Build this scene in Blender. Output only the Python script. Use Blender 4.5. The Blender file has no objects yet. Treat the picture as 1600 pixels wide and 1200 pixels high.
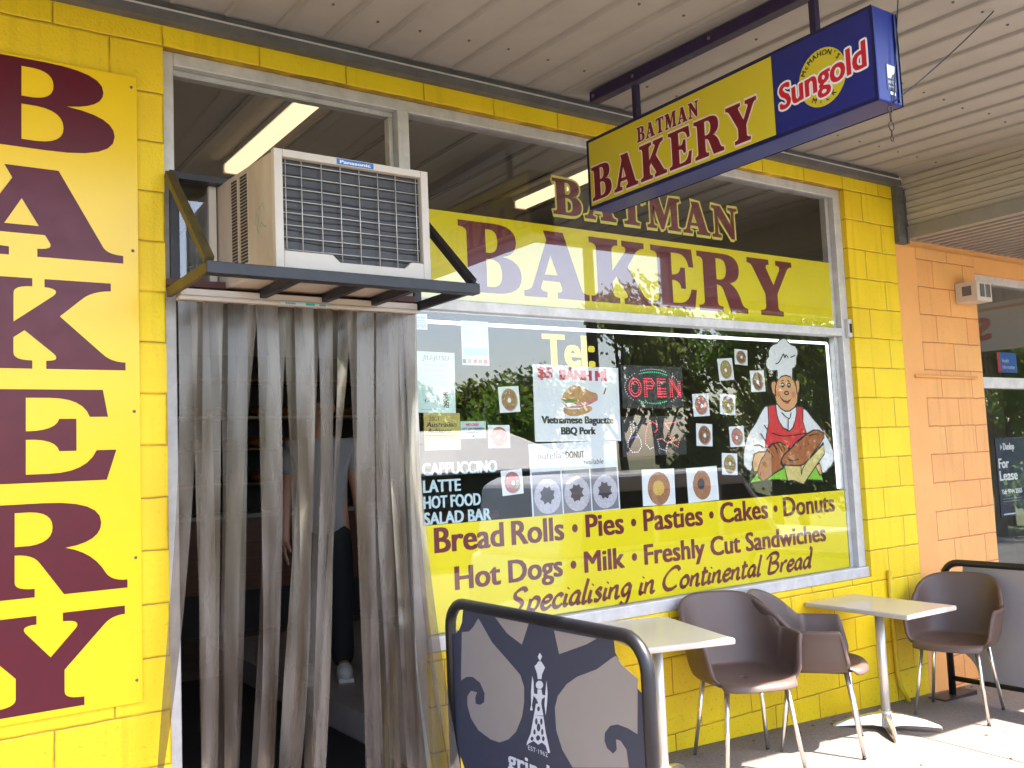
import bpy, bmesh, math, random
from mathutils import Vector, Matrix
from mathutils.geometry import tessellate_polygon
R=math.radians; PI=math.pi
sc=bpy.context.scene; COL=sc.collection

# ---------------------------------------------------------------- camera, sky, sun, exposure
cam=bpy.data.cameras.new('camera'); camo=bpy.data.objects.new('camera',cam); COL.objects.link(camo)
F=Vector((0.5689855,0.8182374,0.0821156)); RT=Vector((0.8222657,-0.5674944,-0.0427703)); UP=Vector((-0.0116039,-0.0918565,0.9957047))
camo.matrix_world=Matrix(((RT.x,UP.x,-F.x,-0.96661),(RT.y,UP.y,-F.y,-3.74465),(RT.z,UP.z,-F.z,1.68049),(0,0,0,1)))
cam.lens=32.853; cam.sensor_width=36; cam.clip_start=.05; cam.clip_end=2000
sc.camera=camo
SUN=Vector((.36,-.565,1)).normalized()          # towards the sun
w=bpy.data.worlds.new("World"); sc.world=w; w.use_nodes=True
nt=w.node_tree; sky=nt.nodes.new('ShaderNodeTexSky'); sky.sky_type='NISHITA'; sky.sun_disc=False
sky.sun_elevation=math.asin(SUN.z); sky.sun_rotation=math.atan2(SUN.x,SUN.y)
sky.dust_density=2.0
nt.links.new(sky.outputs[0],nt.nodes['Background'].inputs[0]); nt.nodes['Background'].inputs[1].default_value=.15
sl=bpy.data.lights.new('sun','SUN'); sl.energy=5.0; sl.angle=R(.5); sl.color=(1,.92,.80)
so=bpy.data.objects.new('sun',sl); COL.objects.link(so); so.rotation_euler=SUN.to_track_quat('Z','Y').to_euler(); so.location=(3,-8,9)
vs=sc.view_settings; vs.view_transform='Standard'; vs.look='None'; vs.gamma=1; vs.use_curve_mapping=False
vs.exposure=2.36
sc.render.engine='CYCLES'; cy=sc.cycles
cy.max_bounces=9; cy.diffuse_bounces=5; cy.glossy_bounces=4; cy.transparent_max_bounces=24; cy.transmission_bounces=6
cy.caustics_reflective=False; cy.caustics_refractive=False; cy.sample_clamp_indirect=6; cy.use_denoising=True

CHEF=[('shirt',[[3.682,1.962],[3.61,1.952],[3.571,1.949],[3.545,1.928],[3.515,1.894],[3.48,1.852],[3.426,1.803],[3.391,1.762],[3.369,1.721],[3.347,1.655],[3.345,1.597],[3.373,1.568],[3.405,1.558],[3.458,1.627],[3.576,1.673],[3.757,1.668],[3.948,1.697],[4.048,1.606],[4.067,1.526],[4.094,1.516],[4.17,1.558],[4.205,1.592],[4.208,1.646],[4.186,1.7],[4.136,1.764],[4.073,1.828],[4.021,1.868],[3.965,1.922],[3.932,1.935],[3.852,1.944]],1),
('apron',[[3.597,1.949],[3.669,1.96],[3.675,1.893],[3.694,1.85],[3.726,1.815],[3.785,1.792],[3.818,1.814],[3.845,1.857],[3.864,1.905],[3.866,1.949],[3.93,1.944],[3.92,1.847],[3.949,1.772],[3.842,1.726],[3.785,1.684],[3.655,1.696],[3.547,1.699],[3.561,1.758],[3.593,1.842]],1),
('skin',[[3.711,2.122],[3.738,2.135],[3.785,2.143],[3.831,2.135],[3.862,2.107],[3.878,2.067],[3.886,2.014],[3.875,1.97],[3.845,1.94],[3.796,1.918],[3.756,1.917],[3.712,1.936],[3.68,1.966],[3.667,2.005],[3.668,2.048],[3.684,2.087]],1),
('skin',[[3.674,2.013],[3.647,2.031],[3.638,2.073],[3.646,2.099],[3.67,2.108],[3.691,2.096],[3.676,2.065]],1),
('skin',[[3.869,2.107],[3.894,2.118],[3.912,2.103],[3.907,2.059],[3.889,2.019],[3.881,2.032],[3.878,2.067]],1),
('hat',[[3.703,2.171],[3.653,2.167],[3.615,2.178],[3.6,2.206],[3.608,2.237],[3.633,2.259],[3.633,2.285],[3.652,2.316],[3.682,2.334],[3.72,2.344],[3.742,2.363],[3.776,2.377],[3.809,2.376],[3.825,2.357],[3.852,2.34],[3.892,2.333],[3.914,2.311],[3.914,2.28],[3.897,2.253],[3.894,2.218],[3.878,2.195],[3.853,2.186],[3.848,2.115],[3.825,2.135],[3.785,2.143],[3.738,2.135],[3.704,2.109]],1),
('cheek',[[3.722,2.027],[3.719,2.019],[3.712,2.013],[3.702,2.01],[3.692,2.01],[3.683,2.013],[3.677,2.019],[3.675,2.026],[3.678,2.034],[3.685,2.04],[3.695,2.043],[3.706,2.043],[3.715,2.04],[3.721,2.034]],0),
('cheek',[[3.868,2.023],[3.865,2.015],[3.858,2.008],[3.849,2.004],[3.84,2.004],[3.832,2.008],[3.826,2.015],[3.825,2.023],[3.828,2.031],[3.835,2.038],[3.844,2.042],[3.853,2.042],[3.861,2.038],[3.867,2.031]],0),
('white',[[3.761,2.082],[3.759,2.076],[3.754,2.072],[3.748,2.07],[3.742,2.07],[3.736,2.072],[3.733,2.076],[3.732,2.081],[3.734,2.087],[3.738,2.091],[3.744,2.093],[3.751,2.093],[3.756,2.091],[3.76,2.087]],1),
('white',[[3.82,2.081],[3.818,2.075],[3.814,2.071],[3.809,2.069],[3.803,2.068],[3.798,2.071],[3.794,2.075],[3.794,2.08],[3.795,2.086],[3.8,2.09],[3.805,2.092],[3.811,2.092],[3.816,2.09],[3.82,2.086]],1),
('line',[[3.752,2.078],[3.751,2.076],[3.749,2.074],[3.747,2.073],[3.744,2.073],[3.741,2.074],[3.74,2.076],[3.739,2.078],[3.74,2.08],[3.742,2.082],[3.745,2.083],[3.748,2.083],[3.75,2.082],[3.752,2.08]],0),
('line',[[3.812,2.077],[3.811,2.075],[3.809,2.073],[3.806,2.072],[3.803,2.072],[3.801,2.073],[3.799,2.075],[3.799,2.077],[3.799,2.079],[3.802,2.081],[3.804,2.082],[3.807,2.082],[3.81,2.081],[3.811,2.079]],0),
('skin',[[3.798,2.031],[3.796,2.027],[3.79,2.024],[3.781,2.022],[3.773,2.022],[3.765,2.024],[3.76,2.027],[3.758,2.031],[3.761,2.035],[3.766,2.039],[3.775,2.041],[3.783,2.041],[3.791,2.039],[3.796,2.036]],1),
('line',[[3.709,2.024],[3.725,2.001],[3.75,1.986],[3.778,1.981],[3.81,1.992],[3.829,2.01],[3.813,1.984],[3.777,1.97],[3.742,1.977],[3.718,1.998]],0),
('lip',[[3.755,1.975],[3.802,1.978],[3.79,1.965],[3.766,1.963]],0),
('green',[[3.387,1.487],[3.471,1.559],[3.579,1.572],[4.043,1.562],[4.078,1.468],[3.911,1.485],[3.764,1.483],[3.635,1.498],[3.508,1.498]],1),
('skin',[[3.419,1.603],[3.443,1.66],[3.488,1.672],[3.544,1.67],[3.562,1.657],[3.509,1.633],[3.48,1.592],[3.464,1.556],[3.427,1.553]],1),
('bread',[[3.467,1.518],[3.464,1.56],[3.495,1.617],[3.529,1.645],[3.565,1.69],[3.619,1.719],[3.684,1.726],[3.74,1.703],[3.764,1.676],[3.742,1.651],[3.686,1.619],[3.677,1.594],[3.7,1.567],[3.613,1.537],[3.547,1.506],[3.502,1.495]],1),
('skin',[[4.01,1.572],[4.053,1.584],[4.064,1.562],[4.073,1.517],[4.051,1.505],[4.027,1.537]],1),
('crumb',[[3.709,1.584],[3.867,1.574],[3.923,1.593],[4.109,1.711],[4.108,1.64],[4.031,1.58],[3.881,1.456],[3.784,1.486],[3.731,1.485]],1),
('bread',[[3.686,1.615],[3.708,1.644],[3.813,1.701],[3.956,1.776],[4.013,1.795],[4.069,1.794],[4.116,1.773],[4.117,1.747],[4.058,1.695],[3.953,1.618],[3.894,1.581],[3.84,1.575],[3.735,1.583],[3.694,1.593]],1)]
CHEF_LINES=[[[3.691,2.214],[3.721,2.222],[3.758,2.262],[3.772,2.276],[3.783,2.254],[3.795,2.272],[3.817,2.253]],
[[3.837,2.258],[3.865,2.265],[3.883,2.275]],
[[3.736,2.107],[3.756,2.111]],
[[3.792,2.112],[3.814,2.102]],
[[3.778,1.875],[3.767,1.793]],
[[3.716,1.91],[3.784,1.87],[3.808,1.909]],
[[3.619,1.783],[3.701,1.764],[3.82,1.766],[3.942,1.777]],
[[3.591,1.698],[3.609,1.719],[3.654,1.684]],
[[3.57,1.673],[3.599,1.651],[3.61,1.634]],
[[3.658,1.722],[3.687,1.687],[3.691,1.666]],
[[3.696,1.717],[3.719,1.686],[3.72,1.673]],
[[3.625,1.714],[3.647,1.68],[3.651,1.658]],
[[3.751,1.617],[3.79,1.608],[3.851,1.615]],
[[3.968,1.758],[4.01,1.768],[4.066,1.769]],
[[3.867,1.574],[3.867,1.517],[3.88,1.551],[3.923,1.593]],
[[3.547,1.835],[3.576,1.804]],
[[3.511,1.784],[3.55,1.737]],
[[3.442,1.711],[3.492,1.713],[3.528,1.696]]]
CHEF_DOTS=[[3.842,1.659],[3.874,1.686],[3.92,1.696],[3.96,1.706]]
BAN_BASE=[[-0.103,0.44],[-0.134,0.74],[-0.169,0.944],[-0.227,0.95],[-0.266,0.978],[-0.306,1.039],[-0.664,1.039],[-0.986,1.04],[-1.206,1.031],[-1.199,0.995],[-1.228,0.963],[-1.305,0.928],[-1.291,0.743],[-1.278,0.624],[-0.251,0.379],[-0.198,0.392],[-0.158,0.42]]
BAN_GREY=[[[-0.169,0.944],[-0.227,0.953],[-0.266,0.978],[-0.308,1.018],[-0.327,1.004],[-0.408,0.931],[-0.484,0.893],[-0.556,0.856],[-0.607,0.829],[-0.629,0.786],[-0.625,0.727],[-0.605,0.665],[-0.558,0.598],[-0.502,0.557],[-0.434,0.53],[-0.367,0.528],[-0.275,0.546],[-0.218,0.584],[-0.192,0.635],[-0.195,0.674],[-0.227,0.702],[-0.275,0.704],[-0.259,0.679],[-0.26,0.654],[-0.295,0.655],[-0.329,0.673],[-0.335,0.711],[-0.302,0.749],[-0.244,0.764],[-0.195,0.756],[-0.146,0.732]],
[[-0.439,1.038],[-0.679,1.039],[-0.626,0.951],[-0.523,0.982]],
[[-0.844,1.033],[-1.097,1.035],[-1.035,1.006],[-0.87,0.948],[-0.863,0.969]],
[[-1.199,0.989],[-1.228,0.963],[-1.305,0.928],[-1.289,0.742],[-1.242,0.752],[-1.188,0.754],[-1.147,0.741],[-1.117,0.711],[-1.112,0.682],[-1.125,0.659],[-1.156,0.648],[-1.177,0.666],[-1.176,0.701],[-1.2,0.701],[-1.229,0.677],[-1.236,0.619],[-0.921,0.545],[-0.862,0.596],[-0.83,0.66],[-0.827,0.742],[-0.849,0.79],[-0.908,0.844],[-0.974,0.882],[-1.088,0.926],[-1.182,0.982]]]
BAN_EMB=[[[-0.746,0.936],[-0.76,0.924],[-0.745,0.903],[-0.731,0.919]],
[[-0.733,0.901],[-0.753,0.904],[-0.776,0.884],[-0.754,0.855],[-0.75,0.837],[-0.725,0.833],[-0.722,0.853],[-0.707,0.879],[-0.723,0.89]],
[[-0.759,0.816],[-0.756,0.809],[-0.749,0.802],[-0.739,0.797],[-0.728,0.796],[-0.718,0.797],[-0.711,0.801],[-0.71,0.808],[-0.713,0.815],[-0.72,0.822],[-0.73,0.827],[-0.741,0.829],[-0.751,0.827],[-0.757,0.823]],
[[-0.689,0.839],[-0.696,0.82],[-0.696,0.774],[-0.678,0.725],[-0.682,0.706],[-0.664,0.703],[-0.673,0.725],[-0.676,0.777]],
[[-0.782,0.837],[-0.786,0.79],[-0.778,0.744],[-0.767,0.703],[-0.762,0.741],[-0.771,0.787]],
[[-0.72,0.793],[-0.747,0.797],[-0.751,0.778],[-0.773,0.779],[-0.772,0.774],[-0.747,0.761],[-0.741,0.743],[-0.721,0.739],[-0.712,0.754],[-0.69,0.765],[-0.691,0.772],[-0.719,0.775]],
[[-0.706,0.736],[-0.741,0.743],[-0.752,0.7],[-0.689,0.688]],
[[-0.689,0.688],[-0.752,0.697],[-0.762,0.64],[-0.785,0.568],[-0.771,0.564],[-0.758,0.589],[-0.734,0.595],[-0.709,0.581],[-0.68,0.589],[-0.649,0.574],[-0.63,0.561],[-0.634,0.574],[-0.662,0.614]]]
BAN_HOLES=[[[-0.731,0.721],[-0.73,0.717],[-0.728,0.713],[-0.724,0.711],[-0.72,0.71],[-0.716,0.711],[-0.714,0.714],[-0.714,0.718],[-0.715,0.722],[-0.717,0.726],[-0.721,0.728],[-0.725,0.729],[-0.729,0.728],[-0.731,0.725]],
[[-0.712,0.669],[-0.711,0.664],[-0.708,0.659],[-0.705,0.656],[-0.701,0.655],[-0.698,0.657],[-0.696,0.661],[-0.696,0.666],[-0.697,0.672],[-0.7,0.677],[-0.703,0.68],[-0.706,0.681],[-0.71,0.679],[-0.711,0.675]],
[[-0.745,0.676],[-0.744,0.671],[-0.742,0.666],[-0.738,0.663],[-0.735,0.662],[-0.732,0.664],[-0.73,0.668],[-0.73,0.673],[-0.731,0.679],[-0.733,0.683],[-0.737,0.686],[-0.74,0.687],[-0.743,0.685],[-0.745,0.681]],
[[-0.729,0.65],[-0.727,0.643],[-0.723,0.637],[-0.718,0.633],[-0.713,0.632],[-0.709,0.634],[-0.706,0.639],[-0.705,0.645],[-0.707,0.653],[-0.711,0.659],[-0.716,0.663],[-0.721,0.664],[-0.725,0.662],[-0.728,0.657]],
[[-0.697,0.627],[-0.696,0.622],[-0.693,0.618],[-0.69,0.615],[-0.686,0.615],[-0.683,0.616],[-0.681,0.619],[-0.681,0.623],[-0.682,0.628],[-0.684,0.632],[-0.688,0.635],[-0.691,0.636],[-0.694,0.634],[-0.696,0.631]],
[[-0.748,0.637],[-0.747,0.632],[-0.745,0.628],[-0.741,0.625],[-0.738,0.624],[-0.735,0.626],[-0.733,0.629],[-0.733,0.634],[-0.734,0.639],[-0.736,0.644],[-0.74,0.647],[-0.743,0.647],[-0.746,0.646],[-0.748,0.642]],
[[-0.681,0.598],[-0.679,0.594],[-0.676,0.591],[-0.672,0.588],[-0.668,0.587],[-0.664,0.588],[-0.661,0.59],[-0.66,0.594],[-0.662,0.597],[-0.665,0.601],[-0.669,0.603],[-0.673,0.604],[-0.677,0.603],[-0.68,0.601]],
[[-0.725,0.61],[-0.723,0.605],[-0.719,0.601],[-0.713,0.598],[-0.707,0.596],[-0.702,0.597],[-0.698,0.6],[-0.697,0.604],[-0.699,0.609],[-0.703,0.613],[-0.709,0.617],[-0.715,0.618],[-0.72,0.617],[-0.724,0.614]],
[[-0.754,0.614],[-0.753,0.609],[-0.75,0.606],[-0.747,0.603],[-0.743,0.602],[-0.739,0.603],[-0.737,0.606],[-0.737,0.61],[-0.738,0.614],[-0.74,0.618],[-0.744,0.62],[-0.748,0.621],[-0.751,0.62],[-0.754,0.617]]]

# ---------------------------------------------------------------- materials
MATS={}
def N(nt,t,**k):
    n=nt.nodes.new(t)
    for a,b in k.items(): setattr(n,a,b)
    return n
def mat(name,col,rough=.5,metal=0,spec=.5,var=0,scale=8,bump=0,bscale=60,emit=None,coat=0,tint2=None,stretch=None):
    if name in MATS: return MATS[name]
    m=bpy.data.materials.new(name); m.use_nodes=True; nt=m.node_tree; b=nt.nodes['Principled BSDF']
    b.inputs['Base Color'].default_value=(*col,1); b.inputs['Roughness'].default_value=rough; b.inputs['Metallic'].default_value=metal
    b.inputs['Specular IOR Level'].default_value=spec; b.inputs['Coat Weight'].default_value=coat
    if emit:
        b.inputs['Emission Color'].default_value=(*emit[0],1); b.inputs['Emission Strength'].default_value=emit[1]
    if var or bump:
        g=N(nt,'ShaderNodeNewGeometry'); src=g.outputs['Position']
        if stretch:
            mp=N(nt,'ShaderNodeMapping'); mp.inputs['Scale'].default_value=stretch; nt.links.new(src,mp.inputs[0]); src=mp.outputs[0]
    if var:
        no=N(nt,'ShaderNodeTexNoise'); no.inputs['Scale'].default_value=scale; no.inputs['Detail'].default_value=6; no.inputs['Roughness'].default_value=.65
        nt.links.new(src,no.inputs['Vector'])
        r=N(nt,'ShaderNodeMapRange'); r.inputs[1].default_value=.3; r.inputs[2].default_value=.7
        nt.links.new(no.outputs[0],r.inputs[0])
        mx=N(nt,'ShaderNodeMix',data_type='RGBA'); c2=tint2 or tuple(c*(1-var) for c in col)
        mx.inputs[6].default_value=(*col,1); mx.inputs[7].default_value=(*c2,1)
        nt.links.new(r.outputs[0],mx.inputs[0]); nt.links.new(mx.outputs[2],b.inputs['Base Color'])
        rr=N(nt,'ShaderNodeMapRange'); rr.inputs[3].default_value=max(0,rough-.08); rr.inputs[4].default_value=min(1,rough+.12)
        nt.links.new(no.outputs[0],rr.inputs[0]); nt.links.new(rr.outputs[0],b.inputs['Roughness'])
    if bump:
        n2=N(nt,'ShaderNodeTexNoise'); n2.inputs['Scale'].default_value=bscale; n2.inputs['Detail'].default_value=4; nt.links.new(src,n2.inputs['Vector'])
        bp=N(nt,'ShaderNodeBump'); bp.inputs['Strength'].default_value=bump; bp.inputs['Distance'].default_value=.004
        nt.links.new(n2.outputs[0],bp.inputs['Height']); nt.links.new(bp.outputs[0],b.inputs['Normal'])
    MATS[name]=m; return m

def wall_mat(name,col,crack,crackamt=.9):
    m=bpy.data.materials.new(name); m.use_nodes=True; nt=m.node_tree; b=nt.nodes['Principled BSDF']; L=nt.links.new
    g=N(nt,'ShaderNodeNewGeometry'); sp=N(nt,'ShaderNodeSeparateXYZ'); L(g.outputs['Position'],sp.inputs[0])
    # wander of the joints
    wn=N(nt,'ShaderNodeTexNoise'); wn.inputs['Scale'].default_value=9; wn.inputs['Detail'].default_value=5; L(g.outputs['Position'],wn.inputs['Vector'])
    wz=N(nt,'ShaderNodeMath',operation='MULTIPLY_ADD'); wz.inputs[1].default_value=.012; L(wn.outputs[0],wz.inputs[0]); 
    zz=N(nt,'ShaderNodeMath',operation='SUBTRACT'); zz.inputs[1].default_value=.006; L(sp.outputs[2],zz.inputs[0]); L(zz.outputs[0],wz.inputs[2])
    wx=N(nt,'ShaderNodeMath',operation='MULTIPLY_ADD'); wx.inputs[1].default_value=.012; L(wn.outputs[0],wx.inputs[0])
    xx=N(nt,'ShaderNodeMath',operation='SUBTRACT'); xx.inputs[1].default_value=.006; L(sp.outputs[0],xx.inputs[0]); L(xx.outputs[0],wx.inputs[2])
    cx=N(nt,'ShaderNodeCombineXYZ'); L(wx.outputs[0],cx.inputs[0]); L(wz.outputs[0],cx.inputs[1])
    def brick(ms,smooth):
        br=N(nt,'ShaderNodeTexBrick'); br.offset=.5; br.offset_frequency=2
        br.inputs['Scale'].default_value=1; br.inputs['Mortar Size'].default_value=ms; br.inputs['Mortar Smooth'].default_value=smooth
        br.inputs['Brick Width'].default_value=.4; br.inputs['Row Height'].default_value=.2; br.inputs['Bias'].default_value=0
        br.inputs['Color1'].default_value=(.35,.35,.35,1); br.inputs['Color2'].default_value=(.65,.65,.65,1)
        L(cx.outputs[0],br.inputs['Vector']); return br
    thin=brick(.0036,.5); wide=brick(.009,1.)
    cn=N(nt,'ShaderNodeTexNoise'); cn.inputs['Scale'].default_value=5; cn.inputs['Detail'].default_value=8; L(g.outputs['Position'],cn.inputs['Vector'])
    cr=N(nt,'ShaderNodeMapRange'); cr.inputs[1].default_value=.30; cr.inputs[2].default_value=.52; L(cn.outputs[0],cr.inputs[0])
    mk=N(nt,'ShaderNodeMath',operation='MULTIPLY'); L(thin.outputs['Fac'],mk.inputs[0]); L(cr.outputs[0],mk.inputs[1])
    ma=N(nt,'ShaderNodeMath',operation='MULTIPLY'); ma.inputs[1].default_value=crackamt; L(mk.outputs[0],ma.inputs[0])
    pn=N(nt,'ShaderNodeTexNoise'); pn.inputs['Scale'].default_value=2.2; pn.inputs['Detail'].default_value=7; L(g.outputs['Position'],pn.inputs['Vector'])
    pr=N(nt,'ShaderNodeMapRange'); pr.inputs[1].default_value=.35; pr.inputs[2].default_value=.7; L(pn.outputs[0],pr.inputs[0])
    mx=N(nt,'ShaderNodeMix',data_type='RGBA'); mx.inputs[6].default_value=(*col,1); mx.inputs[7].default_value=(*[c*.86 for c in col],1); L(pr.outputs[0],mx.inputs[0])
    # per block tone
    hb=N(nt,'ShaderNodeMix',data_type='RGBA',blend_type='OVERLAY'); hb.inputs[0].default_value=.26; L(mx.outputs[2],hb.inputs[6]); L(wide.outputs['Color'],hb.inputs[7])
    # grime speckles
    vn=N(nt,'ShaderNodeTexNoise'); vn.inputs['Scale'].default_value=45; vn.inputs['Detail'].default_value=3; L(g.outputs['Position'],vn.inputs['Vector'])
    vr=N(nt,'ShaderNodeMapRange'); vr.inputs[1].default_value=.60; vr.inputs[2].default_value=.72; vr.inputs[4].default_value=.55; L(vn.outputs[0],vr.inputs[0])
    # dirt near the pavement
    dz=N(nt,'ShaderNodeMapRange'); dz.inputs[1].default_value=1.3; dz.inputs[2].default_value=.0; dz.inputs[3].default_value=.32; dz.inputs[4].default_value=1; L(sp.outputs[2],dz.inputs[0])
    vm=N(nt,'ShaderNodeMath',operation='MULTIPLY'); L(vr.outputs[0],vm.inputs[0]); L(dz.outputs[0],vm.inputs[1])
    m2=N(nt,'ShaderNodeMix',data_type='RGBA'); m2.inputs[7].default_value=(*[c*.35 for c in col],1); L(hb.outputs[2],m2.inputs[6]); L(vm.outputs[0],m2.inputs[0])
    sm_=N(nt,'ShaderNodeMapping'); sm_.inputs['Scale'].default_value=(16,16,.8); L(g.outputs['Position'],sm_.inputs[0])
    sn=N(nt,'ShaderNodeTexNoise'); sn.inputs['Scale'].default_value=1; sn.inputs['Detail'].default_value=5; L(sm_.outputs[0],sn.inputs['Vector'])
    sr=N(nt,'ShaderNodeMapRange'); sr.inputs[1].default_value=.56; sr.inputs[2].default_value=.78; sr.inputs[4].default_value=.38; L(sn.outputs[0],sr.inputs[0])
    ms=N(nt,'ShaderNodeMix',data_type='RGBA'); ms.inputs[7].default_value=(*[c*.5 for c in col],1); L(m2.outputs[2],ms.inputs[6]); L(sr.outputs[0],ms.inputs[0])
    m3=N(nt,'ShaderNodeMix',data_type='RGBA'); m3.inputs[7].default_value=(*crack,1); L(ms.outputs[2],m3.inputs[6]); L(ma.outputs[0],m3.inputs[0])
    L(m3.outputs[2],b.inputs['Base Color']); b.inputs['Roughness'].default_value=.55
    fn=N(nt,'ShaderNodeTexNoise'); fn.inputs['Scale'].default_value=90; fn.inputs['Detail'].default_value=5; L(g.outputs['Position'],fn.inputs['Vector'])
    hs=N(nt,'ShaderNodeMath',operation='MULTIPLY_ADD'); hs.inputs[1].default_value=-1.5; L(wide.outputs['Fac'],hs.inputs[0]); L(fn.outputs[0],hs.inputs[2])
    bp=N(nt,'ShaderNodeBump'); bp.inputs['Strength'].default_value=.55; bp.inputs['Distance'].default_value=.004; L(hs.outputs[0],bp.inputs['Height']); L(bp.outputs[0],b.inputs['Normal'])
    return m

def glass_mat(name,tint=(.93,.95,.94),boost=1.0):
    m=bpy.data.materials.new(name); m.use_nodes=True; nt=m.node_tree; L=nt.links.new
    nt.nodes.remove(nt.nodes['Principled BSDF']); out=nt.nodes['Material Output']
    t=N(nt,'ShaderNodeBsdfTransparent'); t.inputs[0].default_value=(*tint,1)
    g=N(nt,'ShaderNodeBsdfGlossy'); g.inputs['Roughness'].default_value=0
    ge=N(nt,'ShaderNodeNewGeometry'); dt=N(nt,'ShaderNodeVectorMath',operation='DOT_PRODUCT'); L(ge.outputs['Incoming'],dt.inputs[0]); L(ge.outputs['Normal'],dt.inputs[1])
    ab=N(nt,'ShaderNodeMath',operation='ABSOLUTE'); L(dt.outputs['Value'],ab.inputs[0])
    om=N(nt,'ShaderNodeMath',operation='SUBTRACT'); om.inputs[0].default_value=1; L(ab.outputs[0],om.inputs[1])
    pw_=N(nt,'ShaderNodeMath',operation='POWER'); pw_.inputs[1].default_value=5; L(om.outputs[0],pw_.inputs[0])
    ma_=N(nt,'ShaderNodeMath',operation='MULTIPLY_ADD'); ma_.inputs[1].default_value=.957; ma_.inputs[2].default_value=.043; L(pw_.outputs[0],ma_.inputs[0])
    k=N(nt,'ShaderNodeMath',operation='MULTIPLY',use_clamp=True); k.inputs[1].default_value=boost; L(ma_.outputs[0],k.inputs[0])
    mx=N(nt,'ShaderNodeMixShader'); L(k.outputs[0],mx.inputs[0]); L(t.outputs[0],mx.inputs[1]); L(g.outputs[0],mx.inputs[2]); L(mx.outputs[0],out.inputs[0])
    return m
def strip_mat():
    m=bpy.data.materials.new('clear_pvc'); m.use_nodes=True; nt=m.node_tree; L=nt.links.new
    b=nt.nodes['Principled BSDF']; out=nt.nodes['Material Output']
    b.inputs['Base Color'].default_value=(.40,.37,.36,1); b.inputs['Roughness'].default_value=.24
    g=N(nt,'ShaderNodeNewGeometry'); mp=N(nt,'ShaderNodeMapping'); mp.inputs['Scale'].default_value=(9,5,1.0); L(g.outputs['Position'],mp.inputs[0])
    no=N(nt,'ShaderNodeTexNoise'); no.inputs['Scale'].default_value=1.6; no.inputs['Detail'].default_value=5; L(mp.outputs[0],no.inputs['Vector'])
    cr=N(nt,'ShaderNodeValToRGB'); cr.color_ramp.elements[0].color=(.095,.062,.038,1); cr.color_ramp.elements[1].color=(.25,.215,.19,1)
    cr.color_ramp.elements[0].position=.35; cr.color_ramp.elements[1].position=.65; L(no.outputs[0],cr.inputs[0]); L(cr.outputs[0],b.inputs['Base Color'])
    tl=N(nt,'ShaderNodeBsdfTranslucent'); tl.inputs[0].default_value=(.17,.155,.145,1)
    oi=N(nt,'ShaderNodeObjectInfo'); ov=N(nt,'ShaderNodeMapRange'); ov.inputs[3].default_value=.6; ov.inputs[4].default_value=1.4; L(oi.outputs['Random'],ov.inputs[0])
    om_=N(nt,'ShaderNodeVectorMath',operation='SCALE'); L(cr.outputs[0],om_.inputs[0]); L(ov.outputs[0],om_.inputs['Scale']); L(om_.outputs[0],b.inputs['Base Color'])
    m1=N(nt,'ShaderNodeMixShader'); m1.inputs[0].default_value=.2; L(b.outputs[0],m1.inputs[1]); L(tl.outputs[0],m1.inputs[2])
    t=N(nt,'ShaderNodeBsdfTransparent'); t.inputs[0].default_value=(.86,.82,.78,1)
    mx=N(nt,'ShaderNodeMixShader')
    mr=N(nt,'ShaderNodeMapRange'); mr.inputs[1].default_value=.3; mr.inputs[2].default_value=.7; mr.inputs[3].default_value=.55; mr.inputs[4].default_value=.34
    L(no.outputs[0],mr.inputs[0]); L(mr.outputs[0],mx.inputs[0]); L(m1.outputs[0],mx.inputs[1]); L(t.outputs[0],mx.inputs[2])
    gl=N(nt,'ShaderNodeBsdfGlossy'); gl.inputs['Roughness'].default_value=.17; gl.inputs[0].default_value=(1,.95,.93,1)
    mp2=N(nt,'ShaderNodeMapping'); mp2.inputs['Scale'].default_value=(7,4,1.3); L(g.outputs['Position'],mp2.inputs[0])
    n2=N(nt,'ShaderNodeTexNoise'); n2.inputs['Scale'].default_value=1.; n2.inputs['Detail'].default_value=2; L(mp2.outputs[0],n2.inputs['Vector'])
    bp=N(nt,'ShaderNodeBump'); bp.inputs['Strength'].default_value=.6; bp.inputs['Distance'].default_value=.02; L(n2.outputs[0],bp.inputs['Height']); L(bp.outputs[0],gl.inputs['Normal'])
    fr_=N(nt,'ShaderNodeLayerWeight'); fr_.inputs[0].default_value=.25
    fm=N(nt,'ShaderNodeMapRange'); fm.inputs[3].default_value=.018; fm.inputs[4].default_value=.20; L(fr_.outputs['Fresnel'],fm.inputs[0])
    m3=N(nt,'ShaderNodeMixShader'); L(fm.outputs[0],m3.inputs[0]); L(mx.outputs[0],m3.inputs[1]); L(gl.outputs[0],m3.inputs[2]); L(m3.outputs[0],out.inputs[0])
    return m

M_YWALL=wall_mat('yellow_painted_block',(.92,.635,.007),(.085,.05,.012),.65)
M_OWALL=wall_mat('orange_painted_block',(.88,.41,.125),(.28,.07,.02),.7)
M_OPLAIN=mat('orange_paint',(.88,.41,.125),.55,var=.1,scale=3,bump=.3)
M_ALU=mat('aluminium',(.70,.67,.67),.45,.25,var=.25,scale=14,bump=.1)
M_BEAM=mat('grey_steel',(.16,.15,.15),.6,.2,var=.35,scale=9,bump=.3)
M_SOFF=mat('beige_soffit',(.385,.352,.328),.6,var=.13,scale=2.5,bump=.05)
M_SOFF2=mat('soffit_rib',(.34,.308,.285),.6,var=.15,scale=4)
M_BOARD=mat('weatherboard',(.48,.43,.37),.6,var=.15,scale=3)
M_JOINT=mat('dark_joint_strip',(.20,.16,.14),.8)  # dark joint lines of pavement and boarding
M_PAVE=mat('pavement_concrete',(.225,.195,.178),.9,var=.35,scale=70,bump=.6,bscale=160,tint2=(.125,.105,.093))
M_ASPH=mat('asphalt',(.09,.09,.09),.9,var=.3,scale=80,bump=.5,bscale=150)
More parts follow.
